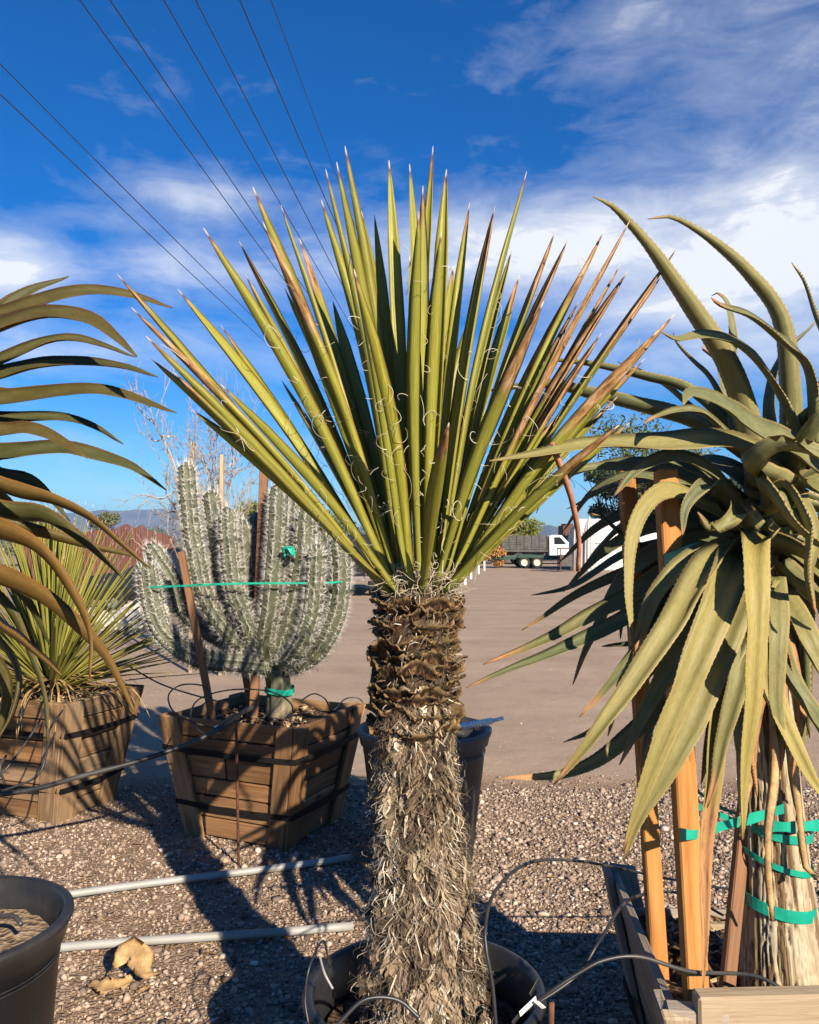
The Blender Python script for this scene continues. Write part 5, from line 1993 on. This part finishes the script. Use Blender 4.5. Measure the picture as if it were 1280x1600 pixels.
# ------------------------------------------------------------------ background
def tree(name, base, h, w_, fol, nleaf, label, trunk_h=.3, leafs=.05, lobes=9, grp='desert trees and shrubs beyond the road', cat='tree', seed=1, airy=.5, barkm='bark'):
    rs = random.Random(seed)
    root = empty(name, base, label, cat, grp)
    A = Acc()
    base = np.array(base, float)
    lob = []
    for k in range(lobes):
        a = rs.uniform(0, 6.28)
        rr = w_ * .5 * math.sqrt(rs.random()) * .75
        c = base + np.array((rr * math.cos(a), rr * math.sin(a), h * (trunk_h + (1 - trunk_h) * rs.uniform(.25, .92))))
        lob.append((c, w_ * rs.uniform(.13, .25)))
        j = base + np.array((0, 0, h * trunk_h * rs.uniform(.5, 1)))
        m_ = (j + c) / 2 + np.array((rs.uniform(-.1, .1), rs.uniform(-.1, .1), .05)) * h
        th = .028 * h * rs.uniform(.4, .8)
        v, f = tube_geo(spline([base + np.array((rs.uniform(-.03, .03) * h, 0, 0)), j, m_, c], 10), np.linspace(th, th * .2, 10), 5)
        A.add(v, f)
        for q in range(5):
            e = c + np.array([rs.gauss(0, 1) for _ in range(3)]) * lob[-1][1] * .8
            v, f = tube_geo(np.array([m_, (m_ + e) / 2 + (0, 0, .03 * h), e]), [th * .3, th * .18, th * .06], 4)
            A.add(v, f)
    A.build('trunk', M[barkm], root, True)
    V, Fq, Rn = [], [], []
    for i in range(nleaf):
        c, r = lob[rs.randrange(lobes)]
        d = np.array([rs.gauss(0, 1) for _ in range(3)])
        d = d / np.linalg.norm(d) * r * (rs.random() ** airy) * np.array((1.15, 1.15, .85))
        p = c + d
        cl = noise.noise(Vector(p) * (3.0 / w_ * 2))
        if cl < -.25 and rs.random() < .75:
            continue
        u = norm([rs.gauss(0, 1) for _ in range(3)]); q = norm(np.cross(u, [rs.gauss(0, 1) for _ in range(3)]))
        s = leafs * rs.uniform(.5, 1.3)
        b = len(V)
        V += [p - u * s, p + q * s * .38, p + u * s, p - q * s * .38]
        Fq.append([b, b + 1, b + 2, b + 3])
        t = min(1, max(0, .5 + .4 * cl + rs.gauss(0, .22)))
        Rn += [t] * 4
    o = mesh('crown', np.array(V), np.array(Fq), M[fol], root, False, {'rnd': Rn})
    o['kind'] = 'stuff'
    return root


def bp(px, d):
    return Vector(((px - 640) / F * d, d, 0))


def hgt(py, d):
    return CAMH + (HORIZON - py) / F * d


tree('shrub_tree', bp(800, 66), hgt(790, 66), 4.6, 'fol_yellow', 5200, 'bright yellow green desert tree behind the stake bed truck', .10, .16, 12, seed=3)
tree('shrub_tree', bp(752, 62), hgt(812, 62), 4.0, 'fol_yellow', 3200, 'low yellow green bush just left of the bright tree behind the truck', .05, .15, 9, seed=4)
tree('shrub_tree', bp(775, 70), hgt(806, 70), 4.4, 'fol_green', 3400, 'green shrub filling between the two yellow green bushes', .05, .16, 9, seed=14)
tree('shrub_tree', bp(700, 60), hgt(836, 60), 5.0, 'fol_green', 2600, 'green scrub seen low between the yucca leaves', .05, .15, 9, seed=5)
tree('shrub_tree', bp(1020, 62), hgt(652, 62) , 9.0, 'fol_green', 6500, 'tall tree whose top rises above the right aloe leaves', .35, .19, 14, seed=6)
tree('shrub_tree', bp(965, 70), hgt(735, 70), 6.0, 'fol_dark', 11000, 'dark tree with dense hanging foliage behind the white tent', .30, .16, 14, seed=8)
tree('shrub_tree', bp(1180, 66), hgt(740, 66), 9.0, 'fol_dark', 4200, 'dark tree behind the crown of the right aloe', .3, .18, 10, seed=9)
tree('shrub_tree', bp(166, 60), hgt(788, 60), 3.0, 'fol_grey', 2600, 'grey green desert tree rising behind the rust red wall', .2, .14, 8, seed=10)
tree('shrub_tree', bp(60, 52), hgt(800, 52), 5.0, 'fol_grey', 3200, 'grey green tree far left behind the spiky rosette', .15, .14, 9, seed=11)
tree('shrub_tree', bp(222, 70), hgt(830, 70), 3.4, 'fol_green', 2000, 'low green bush right behind the wall end', .05, .14, 7, seed=12)
tree('shrub_tree', bp(390, 34), hgt(782, 34), 3.4, 'fol_yellow', 4200, 'olive bush showing between the cactus arms', .1, .11, 9, seed=13)
tree('shrub_tree', bp(500, 40), hgt(800, 40), 5.0, 'fol_green', 3600, 'green bush hidden behind the right cactus arms', .1, .12, 9, seed=15)
tree('shrub_tree', bp(905, 80), hgt(838, 80), 4.0, 'fol_green', 1800, 'small green bush beside the cab of the truck', .05, .16, 7, seed=16)
tree('dry_bush', bp(775, 50), hgt(857, 50), 1.7, 'fol_orange', 2600, 'round orange dry bush at the left end of the trailer', .03, .09, 6, seed=17, cat='bush')
for k, (px, d, s) in enumerate([(-60, 75, 3), (-200, 60, 3.4), (1320, 60, 4), (1480, 55, 4), (600, 90, 3), (330, 90, 3), (1130, 95, 4)]):
    tree('shrub_tree', bp(px, d), s, s * 1.5, 'fol_green', 1500, ['far scrub bush at the left edge of the lot', 'scrub tree beyond the left edge of the lot', 'scrub tree beyond the right edge of the lot', 'second scrub tree beyond the right edge of the lot',
         'far scrub bush behind the crown of the yucca', 'far scrub bush behind the left cactus arms', 'far scrub bush behind the aloe crown'][k], .05, .18, 7, seed=30 + k)
# fan palm by the brown block
pb = bp(884, 74)
palm = empty('palm', pb, 'small fan palm in front of the dark brown block', 'palm')
ph_ = hgt(842, 74)
tube('trunk', [pb, pb + Vector((0, 0, ph_))], .16, M['bark'], palm, 8)
for i in range(34):
    az, el = random.uniform(0, 6.28), random.uniform(-.5, 1.3)
    d = np.array((math.cos(az) * math.cos(el), math.sin(az) * math.cos(el), math.sin(el)))
    c = np.array(pb) + (0, 0, ph_)
    leaf('frond', palm, M['yucca'], .1, .2, spline([c, c + d * .4, c + d * .75 + (0, 0, -.12)], 6), lambda t: .16 * math.sin(math.pi * (.1 + .85 * t)), .01, .3, UP)


# bare tree behind the cactus
def bare_tree():
    d = 11.0
    base = bp(322, d)
    root = empty('bare_tree', base, 'leafless pale branched tree behind the cactus', 'tree', 'desert trees and shrubs beyond the road')
    A, Tw = Acc(), Acc()
    rs = random.Random(5)

    def grow(p, dirn, L, r, lev):
        n = 6
        pts = [np.array(p)]
        dv = norm(dirn)
        for i in range(n):
            dv = norm(dv + np.array([rs.gauss(0, .16) for _ in range(3)]) + (0, 0, .04))
            pts.append(pts[-1] + dv * L / n)
        v, f = tube_geo(np.array(pts), np.linspace(r, r * .55, n + 1), 5 if lev < 2 else 3)
        (A if lev < 2 else Tw).add(v, f)
        if lev >= 4:
            return
        for k in range(rs.choice((3, 4)) if lev < 3 else 4):
            i = rs.randint(2, n)
            b = norm(dv + np.array([rs.gauss(0, .62) for _ in range(3)]))
            grow(pts[i], b, L * rs.uniform(.45, .72), r * .60, lev + 1)

    for a in range(6):
        az = a * 1.05 + .5
        grow(np.array(base) + (.05 * math.cos(az), .05 * math.sin(az), 0), np.array((math.cos(az) * .13, math.sin(az) * .13, 1.0)), 2.0, .036, 0)
    mx = np.concatenate(Tw.v)[:, 0].mean() - base.x
    for B in (A, Tw):
        B.v = [q - np.array((mx * np.clip(q[:, 2:3] / 2.0, 0, 1.2)) * np.array([[1, 0, 0]])) for q in B.v]
        B.v = [np.stack([base.x + (q[:, 0] - base.x) * .62, base.y + (q[:, 1] - base.y) * .6, q[:, 2] * 1.12], 1) for q in B.v]
    A.build('trunk', M['branch'], root, True)
    o = Tw.build('branches', M['branch'], root, True)
    o['kind'] = 'stuff'


bare_tree()
for px, pt, d, lab in [(346, 710, 10.0, 'tall thin post right of two behind the cactus'), (300, 690, 10.2, 'tall thin post left of two behind the cactus')]:
    o = bar('post', bp(px, d), bp(px, d) + Vector((0, 0, hgt(pt, d))), .045, .045, M['wood_pale'], None, ref=(0, 1, 0))
    tag(o, lab, 'post', 'posts behind the cactus')

# rust red wall made of sheets with a jagged top
wa, wb = bp(40, 21.5), bp(272, 26)
wall = empty('sheet_wall', wa, 'rust red sheet metal wall with jagged top behind the left plants', 'wall')
n = 12
for i in range(n):
    u0, u1 = i / n, (i + 1) / n - .006
    p0, p1 = wa.lerp(wb, u0), wa.lerp(wb, u1)
    dv = (wb - wa).normalized()
    nn = Vector((dv.y, -dv.x, 0)) * .02

    def th(u, d):
        px = 40 + 232 * u
        return hgt(float(np.interp(px, [40, 100, 140, 160, 188, 200, 215, 224, 240, 262, 272], [845, 836, 828, 830, 818, 825, 819, 829, 832, 836, 840])), d)
    cols = 8
    V, Fq = [], []
    for k in range(cols + 1):
        u = u0 + (u1 - u0) * k / cols
        p = wa.lerp(wb, u)
        z = th(u, p.y)
        off = nn * (1.0 if k % 2 else .2)
        for q in (off, off - nn * .6):
            V += [p + q, p + q + Vector((0, 0, z))]
    for k in range(cols):
        b = k * 4
        Fq += [[b, b + 4, b + 5, b + 1], [b + 2, b + 3, b + 7, b + 6], [b + 1, b + 5, b + 7, b + 3]]
    Fq += [[0, 1, 3, 2], [cols * 4, cols * 4 + 2, cols * 4 + 3, cols * 4 + 1]]
    mesh('sheet', V, Fq, M['rustwall'], wall)
for i in range(0, n + 1, 3):
    p = wa.lerp(wb, i / n) - nn * 2.2
    bar('post', p, p + Vector((0, 0, 1.7)), .06, .06, M['rust'], wall, ref=(0, 1, 0))
# pale boulders at the foot of the wall
for k, (px, d, s) in enumerate([(222, 17.5, .34), (150, 16.5, .26), (196, 16, .30), (172, 15.2, .22), (236, 18.5, .4), (120, 15.5, .28), (205, 14.6, .2), (88, 16, .3)]):
    bm = bmesh.new()
    bmesh.ops.create_icosphere(bm, subdivisions=3, radius=s)
    for v in bm.verts:
        q = v.co.normalized()
        v.co *= 1 + .35 * noise.noise(q * 1.7 + Vector((k * 5, 0, 0))) + .10 * noise.noise(q * 5 + Vector((k, 3, 0)))
        v.co.z *= .75
    me = bpy.data.meshes.new('boulder')
    bm.to_mesh(me); bm.free()
    me.materials.append(M['boulder'])
    o = bpy.data.objects.new('boulder', me)
    COL.objects.link(o)
    o.location = bp(px, d) + Vector((0, 0, s * .4))
    tag(o, ['pale boulder between the red wall and the left cactus arm', 'pale boulder low behind the spiky rosette', 'pale boulder just left of the cactus arm tips', 'small pale boulder before the red wall', 'largest pale boulder near the dark car',
            'pale boulder behind the middle of the spiky rosette', 'smallest pale boulder, nearest the road', 'pale boulder behind the left of the spiky rosette'][k], 'boulder', 'pale boulders before the red wall')


# ------------------------------------------------------------------ vehicles
def prism(name, prof, x0, x1, mat, parent, org, ang=0.0, bev=.0, taper=None, smooth=False):
    """side profile (y along the vehicle, z) extruded from x0 to x1 across; bevelled"""
    bm = bmesh.new()
    n = len(prof)
    rows = []
    for x in (x0, x1):
        row = []
        for (y, z) in prof:
            xx = x
            if taper:
                xx = x * taper(z)
            row.append(bm.verts.new((xx, y, z)))
        rows.append(row)
    for i in range(n):
        j = (i + 1) % n
        bm.faces.new((rows[0][i], rows[0][j], rows[1][j], rows[1][i]))
    bm.faces.new(rows[0][::-1]); bm.faces.new(rows[1])
    bmesh.ops.recalc_face_normals(bm, faces=list(bm.faces))
    if bev:
        bmesh.ops.bevel(bm, geom=list(bm.edges), offset=bev, segments=3, affect='EDGES', profile=.5)
    me = bpy.data.meshes.new(name)
    bm.transform(Matrix.Rotation(ang, 4, 'Z'))
    if smooth:
        for f in bm.faces:
            f.smooth = True
    bm.to_mesh(me); bm.free()
    me.materials.append(mat)
    o = bpy.data.objects.new(name, me)
    o.parent = parent
    COL.objects.link(o)
    return o


def wheel(parent, x, y, r, wd, ang, rimm):
    """wheel with its axle along local x"""
    rot = Matrix.Rotation(ang, 3, 'Z')
    prof = [(r * .60, -wd / 2), (r * .90, -wd / 2), (r, -wd * .32), (r, wd * .32), (r * .90, wd / 2), (r * .60, wd / 2)]
    V, Fq = lathe_geo(prof, (0, 0, 0), 28)
    org = np.array(origin(parent))
    T = lambda v: np.array(rot @ Vector((x + v[2], y + v[0], r + v[1]))) + org
    w_ = mesh('wheel', [T(v) for v in V], Fq, M['tyre'], parent, True)
    prof = [(.001, -wd * .36), (r * .18, -wd * .40), (r * .22, -wd * .30), (r * .52, -wd * .26), (r * .62, -wd * .5), (r * .62, wd * .5), (r * .52, wd * .26), (r * .2, wd * .3), (.001, wd * .36)]
    V, Fq = lathe_geo(prof, (0, 0, 0), 28)
    mesh('rim', [T(v) for v in V], Fq, M[rimm], w_, True)


# dark pickup seen from behind between cactus and yucca
pk = bp(536, 24)
PA = R(-3)
pick = empty('pickup_truck', pk, 'dark pickup seen from behind between the cactus and the yucca trunk', 'pickup truck')
prism('bed', [(0, .58), (0, 1.12), (2.0, 1.12), (2.0, .50), (.9, .50), (.5, .58)], -.95, .95, M['dark_paint'], pick, pk, PA, .04)
prism('cab', [(2.02, .5), (2.02, 1.12), (2.25, 1.82), (3.5, 1.84), (4.15, 1.18), (5.3, 1.08), (5.4, .55), (5.2, .45)], -.93, .93, M['dark_paint'], pick, pk, PA, .05, taper=lambda z: 1 - .12 * max(0, z - 1.1))
prism('rear_window', [(2.055, 1.20), (2.215, 1.72), (2.24, 1.72), (2.08, 1.20)], -.72, .72, M['glass'], pick, pk, PA)
prism('tailgate', [(-.03, .64), (-.03, 1.09), (.0, 1.09), (.0, .64)], -.72, .72, M['dark_paint'], pick, pk, PA, .01)
prism('bumper', [(-.16, .46), (-.16, .60), (-.02, .60), (-.02, .46)], -.96, .96, M['chrome'], pick, pk, PA, .02)
for sx in (-1, 1):
    a, b = sorted((sx * .76, sx * .93))
    prism('tail_light', [(-.035, .70), (-.035, 1.05), (.02, 1.05), (.02, .70)], a, b, M['tail_red'], pick, pk, PA, .008)
    for yy in (.75, 4.45):
        wheel(pick, sx * .82, yy, .38, .26, PA, 'steel_rim')
prism('licence_plate', [(-.165, .47), (-.165, .585), (-.16, .585), (-.16, .47)], -.15, .15, M['white_paint'], pick, pk, PA)
# pale three lobed emblem on the tailgate
A = Acc()
for ex, ez in ((.60, .84), (.70, .84), (.65, .91)):
    ring = [(ex + .05 * math.cos(a), -.04, ez + .042 * math.sin(a)) for a in np.linspace(0, 6.28, 12, endpoint=False)]
    back = [(x, -.028, z) for x, y, z in ring]
    v = [np.array(Matrix.Rotation(PA, 3, 'Z') @ Vector(p)) + np.array(pk) for p in ring + back]
    f = [list(range(12))] + [[i, (i + 1) % 12, 12 + (i + 1) % 12, 12 + i] for i in range(12)]
    A.add(v, f)
A.build('emblem', M['white_paint'], pick)

# dark car parked near the wall
cp = bp(292, 19.0)
CA = R(72)
car = empty('parked_car', cp, 'dark car parked before the red wall behind the left cactus arms', 'car')
prism('body', [(-2.2, .30), (-2.25, .75), (-1.9, .92), (-1.2, .98), (1.0, .96), (2.0, .82), (2.2, .60), (2.15, .28)], -.86, .86, M['dark_paint'], car, cp, CA, .06, smooth=True)
prism('cabin', [(-1.7, .93), (-1.05, 1.40), (-.3, 1.46), (.35, 1.40), (1.15, .94)], -.74, .74, M['glass'], car, cp, CA, .05, taper=lambda z: 1 - .28 * max(0, z - .95), smooth=True)
prism('roof', [(-1.08, 1.405), (-.3, 1.475), (.38, 1.41), (.36, 1.38), (-.3, 1.44), (-1.05, 1.38)], -.66, .66, M['dark_paint'], car, cp, CA)
for sx in (-1, 1):
    for yy in (-1.35, 1.35):
        wheel(car, sx * .78, yy, .32, .2, CA, 'steel_rim')

# stake bed truck
tp = bp(800, 59)
TA = R(-90)      # its length runs to the right in the picture
truck = empty('stake_bed_truck', tp, 'white cab truck with a dark slatted stake bed beyond the dirt lot', 'truck')
prism('chassis', [(-.6, .62), (-.6, .85), (4.9, .85), (4.9, .62)], -.45, .45, M['board_dark'], truck, tp, TA, .02)
prism('bed', [(-.9, .88), (-.9, 1.02), (2.35, 1.02), (2.35, .88)], -1.05, 1.05, M['board_dark'], truck, tp, TA, .01)
for sx in (-1.04, 1.02):
    for zz in np.arange(1.06, 1.95, .165):
        prism('slat', [(-.88, zz), (-.88, zz + .135), (2.33, zz + .135), (2.33, zz)], sx, sx + .03, M['board_dark'], truck, tp, TA)
    for yy in np.arange(-.85, 2.4, .52):
        prism('upright', [(yy, 1.0), (yy, 2.02), (yy + .06, 2.02), (yy + .06, 1.0)], sx - .035, sx + .065, M['wire'], truck, tp, TA)
for zz in np.arange(1.06, 1.95, .165):
    prism('slat', [(2.30, zz), (2.30, zz + .135), (2.34, zz + .135), (2.34, zz)], -1.0, 1.0, M['board_dark'], truck, tp, TA)
    prism('slat', [(-.88, zz), (-.88, zz + .135), (-.84, zz + .135), (-.84, zz)], -1.0, 1.0, M['board_dark'], truck, tp, TA)
cab = prism('cab', [(2.5, .55), (2.5, 1.95), (2.7, 2.05), (3.35, 2.04), (3.95, 1.42), (4.85, 1.28), (5.0, .95), (5.0, .5), (3.0, .5)], -.92, .92, M['white_paint'], truck, tp, TA, .05, taper=lambda z: 1 - .10 * max(0, z - 1.3))
for sx in (-1, 1):
    a, b = sorted((sx * .875, sx * .905))
    prism('side_window', [(2.85, 1.40), (2.85, 1.90), (3.25, 1.90), (3.70, 1.40)], a, b, M['glass'], cab, tp, TA)
    prism('door_seam', [(2.78, .62), (2.78, 1.34), (2.80, 1.34), (2.80, .62)], *sorted((sx * .915, sx * .925)), M['board_dark'], cab, tp, TA)
    for yy in (.35, 4.15):
        wheel(truck, sx * .84, yy, .42, .26, TA, 'steel_rim')
prism('windscreen', [(3.43, 1.98), (3.93, 1.46), (3.97, 1.48), (3.47, 2.0)], -.74, .74, M['glass'], cab, tp, TA)
prism('bumper', [(5.0, .48), (5.0, .66), (5.12, .66), (5.12, .48)], -.9, .9, M['chrome'], truck, tp, TA, .02)

# green flatbed trailer in front of it
rp = bp(812, 51)
trailer = empty('flatbed_trailer', rp, 'long dark green flatbed trailer with two cream wheels before the truck', 'trailer')
prism('deck', [(-1.9, .52), (-1.9, .70), (3.2, .70), (3.2, .52)], -1.0, 1.0, M['trailer_green'], trailer, rp, TA, .01)
for k in range(11):
    prism('deck_board', [(-1.88, .70), (-1.88, .74), (3.18, .74), (3.18, .70)], -.98 + k * .18, -.98 + k * .18 + .165, M['board_dark'], trailer, rp, TA)
prism('tongue', [(3.2, .50), (3.2, .62), (4.6, .60), (4.6, .50)], -.06, .06, M['trailer_green'], trailer, rp, TA)
for sx in (-1, 1):
    prism('mudguard', [(-.28, .66), (-.2, .80), (1.2, .80), (1.28, .66), (1.28, .62), (-.28, .62)], *sorted((sx * 1.02, sx * 1.25)), M['trailer_green'], trailer, rp, TA)
    for yy in (.12, .88):
        wheel(trailer, sx * 1.13, yy, .34, .2, TA, 'rim')
for yy in (-1.85, -1.2):
    prism('ramp_post', [(yy, .70), (yy, 1.5), (yy + .05, 1.5), (yy + .05, .70)], .9, .95, M['rust'], trailer, rp, TA)
    prism('ramp_post', [(yy, .70), (yy, 1.5), (yy + .05, 1.5), (yy + .05, .70)], -.95, -.9, M['rust'], trailer, rp, TA)


# white fabric tent
def tent():
    d = 46.0
    b = bp(935, d)
    root = empty('tent', b, 'white fabric tent with grey hanging side curtains behind the right aloe', 'tent')
    wl, wr = b.x - .75, b.x + 7.5
    zr, ze = hgt(808, d), hgt(836, d)
    # sagging roof
    nx_, ny_ = 26, 14
    V = []
    for i in range(nx_):
        u = i / (nx_ - 1)
        for j in range(ny_):
            v = j / (ny_ - 1)
            ridge = 1 - abs(2 * v - 1)
            z = ze + (zr - ze) * ridge ** .9 - .12 * math.sin(math.pi * u * 3) ** 2 * (1 - ridge) - .06 * math.sin(v * 20)
            V.append((wl + (wr - wl) * u, d + 4.6 * v, z))
    I = np.arange(nx_ * ny_).reshape(nx_, ny_)
    mesh('roof', V, np.stack([I[:-1, :-1], I[1:, :-1], I[1:, 1:], I[:-1, 1:]], -1).reshape(-1, 4), M['canvas'], root, True)
    # walls with folds

    def wallmesh(nm, p0, p1, ztop, amp, folds, mat, z0=0.0, sag=0.0):
        n, m_ = 90, 8
        p0, p1 = Vector(p0), Vector(p1)
        dv = (p1 - p0).normalized()
        no = Vector((dv.y, -dv.x, 0))
        V = []
        for i in range(n):
            u = i / (n - 1)
            for j in range(m_):
                f = j / (m_ - 1)
                zt = ztop(u) if callable(ztop) else ztop
                o = amp * (math.sin(u * folds * 6.28) + .5 * math.sin(u * folds * 2.3 * 6.28 + 1)) * (1 - .5 * f)
                p = p0.lerp(p1, u) + no * o
                V.append((p.x, p.y, z0 + (zt - z0) * f))
        I = np.arange(n * m_).reshape(n, m_)
        mesh(nm, V, np.stack([I[:-1, :-1], I[1:, :-1], I[1:, 1:], I[:-1, 1:]], -1).reshape(-1, 4), M[mat], root, True)

    wallmesh('wall', (wl + .02, d + .02, 0), (wr, d + .02, 0), ze + .01, .05, 14, 'canvas', .02)
    wallmesh('valance', (wl, d - .08, 0), (wr, d - .08, 0), ze + .02, .03, 30, 'canvas', ze - .45)
    wallmesh('wall', (wl, d + 4.55, 0), (wl, d + .05, 0), lambda u: ze + (zr - ze) * (1 - abs(2 * u - 1)), .05, 8, 'canvas', .02)
    # grey bundles of sheeting on poles with pointed tops
    for k, (px, pt, wd) in enumerate([(903, 812, .62), (921, 806, .60)]):
        c = bp(px, d - .7 - .2 * k)
        zt = hgt(pt, d - .7)
        V, n, m_ = [], 48, 14
        for j in range(m_):
            f = j / (m_ - 1)
            r = wd * .5 * (1.0 - .25 * f) if f < .8 else wd * .5 * .8 * max(.05, (1 - f) / .2)
            for i in range(n):
                a = i / n * 6.283
                rr = r * (1 + .16 * math.sin(a * 9 + k) * (1 - .3 * f))
                V.append((c.x + rr * math.cos(a), c.y + rr * .7 * math.sin(a), zt * f))
        I = np.arange(n * m_).reshape(m_, n); I2 = np.roll(I, -1, 1)
        mesh('curtain', V, np.stack([I[:-1], I2[:-1], I2[1:], I[1:]], -1).reshape(-1, 4), M['canvas_grey'], root, True)


tent()
# low house right of the tent
hp = bp(1022, 58)
house = empty('house', hp, 'pinkish low house with red gabled roof seen through the aloe leaves', 'house')
v, f = box_geo(hp.x - 1.6, hp.x + 6, 58, 65, 0, hgt(838, 58))
mesh('wall', v, f, M['stucco_pink'], house)
z0, z1 = hgt(838, 58), hgt(815, 58)
v = [(hp.x - 2, 57.6, z0 - .05), (hp.x + 6.3, 57.6, z0 - .05), (hp.x + 6.3, 61.5, z1), (hp.x - 2, 61.5, z1), (hp.x - 2, 65.4, z0 - .05), (hp.x + 6.3, 65.4, z0 - .05)]
v = v + [(a, b, c + .12) for a, b, c in v]
f = [[0, 1, 2, 3], [3, 2, 5, 4], [6, 9, 8, 7], [9, 10, 11, 8], [0, 3, 9, 6], [3, 4, 10, 9], [1, 7, 8, 2], [2, 8, 11, 5], [0, 6, 7, 1], [4, 5, 11, 10]]
mesh('roof', v, f, M['roof_red'], house)
v, f = box_geo(hp.x - .6, hp.x + .4, 57.93, 57.99, .9, 1.75)
w_ = mesh('window', v, f, M['glass'], house)
v, f = box_geo(hp.x - .7, hp.x + .5, 57.95, 57.995, .82, .9)
mesh('sill', v, f, M['white_paint'], w_)
# dark brown block behind the tent
kb = bp(888, 90)
blk = empty('brown_block', kb, 'dark brown square block rising left behind the white tent', 'building')
v, f = box_geo(kb.x - .55, kb.x + .65, 90, 93, 0, hgt(821, 90))
mesh('wall', v, f, M['brown_block'], blk)
v, f = box_geo(kb.x - .25, kb.x + .55, 90.2, 92.8, hgt(821, 90) - .02, hgt(818, 90))
mesh('parapet', v, f, M['brown_block'], blk)
# low red frame cart next to the tent
fp = bp(884, 44)
cart = empty('metal_cart', fp, 'low reddish metal cart with dark load standing left of the tent', 'cart')
for x in (-.35, .35):
    for y in (-.4, .4):
        bar('leg', fp + Vector((x, y, 0)), fp + Vector((x, y, 1.2)), .05, .05, M['rust'], cart, ref=(0, 1, 0))
v, f = box_geo(fp.x - .4, fp.x + .4, 43.55, 44.45, 1.2, 1.26)
mesh('top', v, f, M['rust'], cart)
v, f = box_geo(fp.x - .3, fp.x + .3, 43.65, 44.35, .3, .9)
mesh('load', v, f, M['board_dark'], cart)
# small rocks and posts along the left edge of the lot
for k, (px, py) in enumerate([(736, 905), (748, 897), (757, 892), (727, 914)]):
    g = G(px, py)
    o = bar('post', g, g + Vector((0, 0, .55)), .09, .09, M['canvas'], None, ref=(0, 1, 0), bev=.01)
    tag(o, ['second short pale marker post from the front along the lot edge', 'third short pale marker post from the front along the lot edge', 'farthest short pale marker post along the lot edge', 'nearest short pale marker post along the lot edge'][k], 'post', 'marker posts on the lot edge')


# ------------------------------------------------------------------ air between here and the mountains
v, f = box_geo(-7800, 7800, -300, 7900, -6, 300)
hz = mesh('haze', v, f, None)
tag(hz, kind='stuff')
hz['label'] = 'thin pale haze over the desert'
hz['category'] = 'haze'
hm = bpy.data.materials.new('desert_haze')
hm.use_nodes = True
ht = NT(hm.node_tree)
for nd in list(ht.N):
    ht.N.remove(nd)
pv = ht.N.new('ShaderNodeVolumePrincipled')
pv.inputs['Color'].default_value = (.30, .58, 1.0, 1)
pv.inputs['Density'].default_value = 1.15e-4
pv.inputs['Anisotropy'].default_value = 0.0
ho = ht.N.new('ShaderNodeOutputMaterial')
ht.L.new(pv.outputs[0], ho.inputs['Volume'])
hz.data.materials.append(hm)
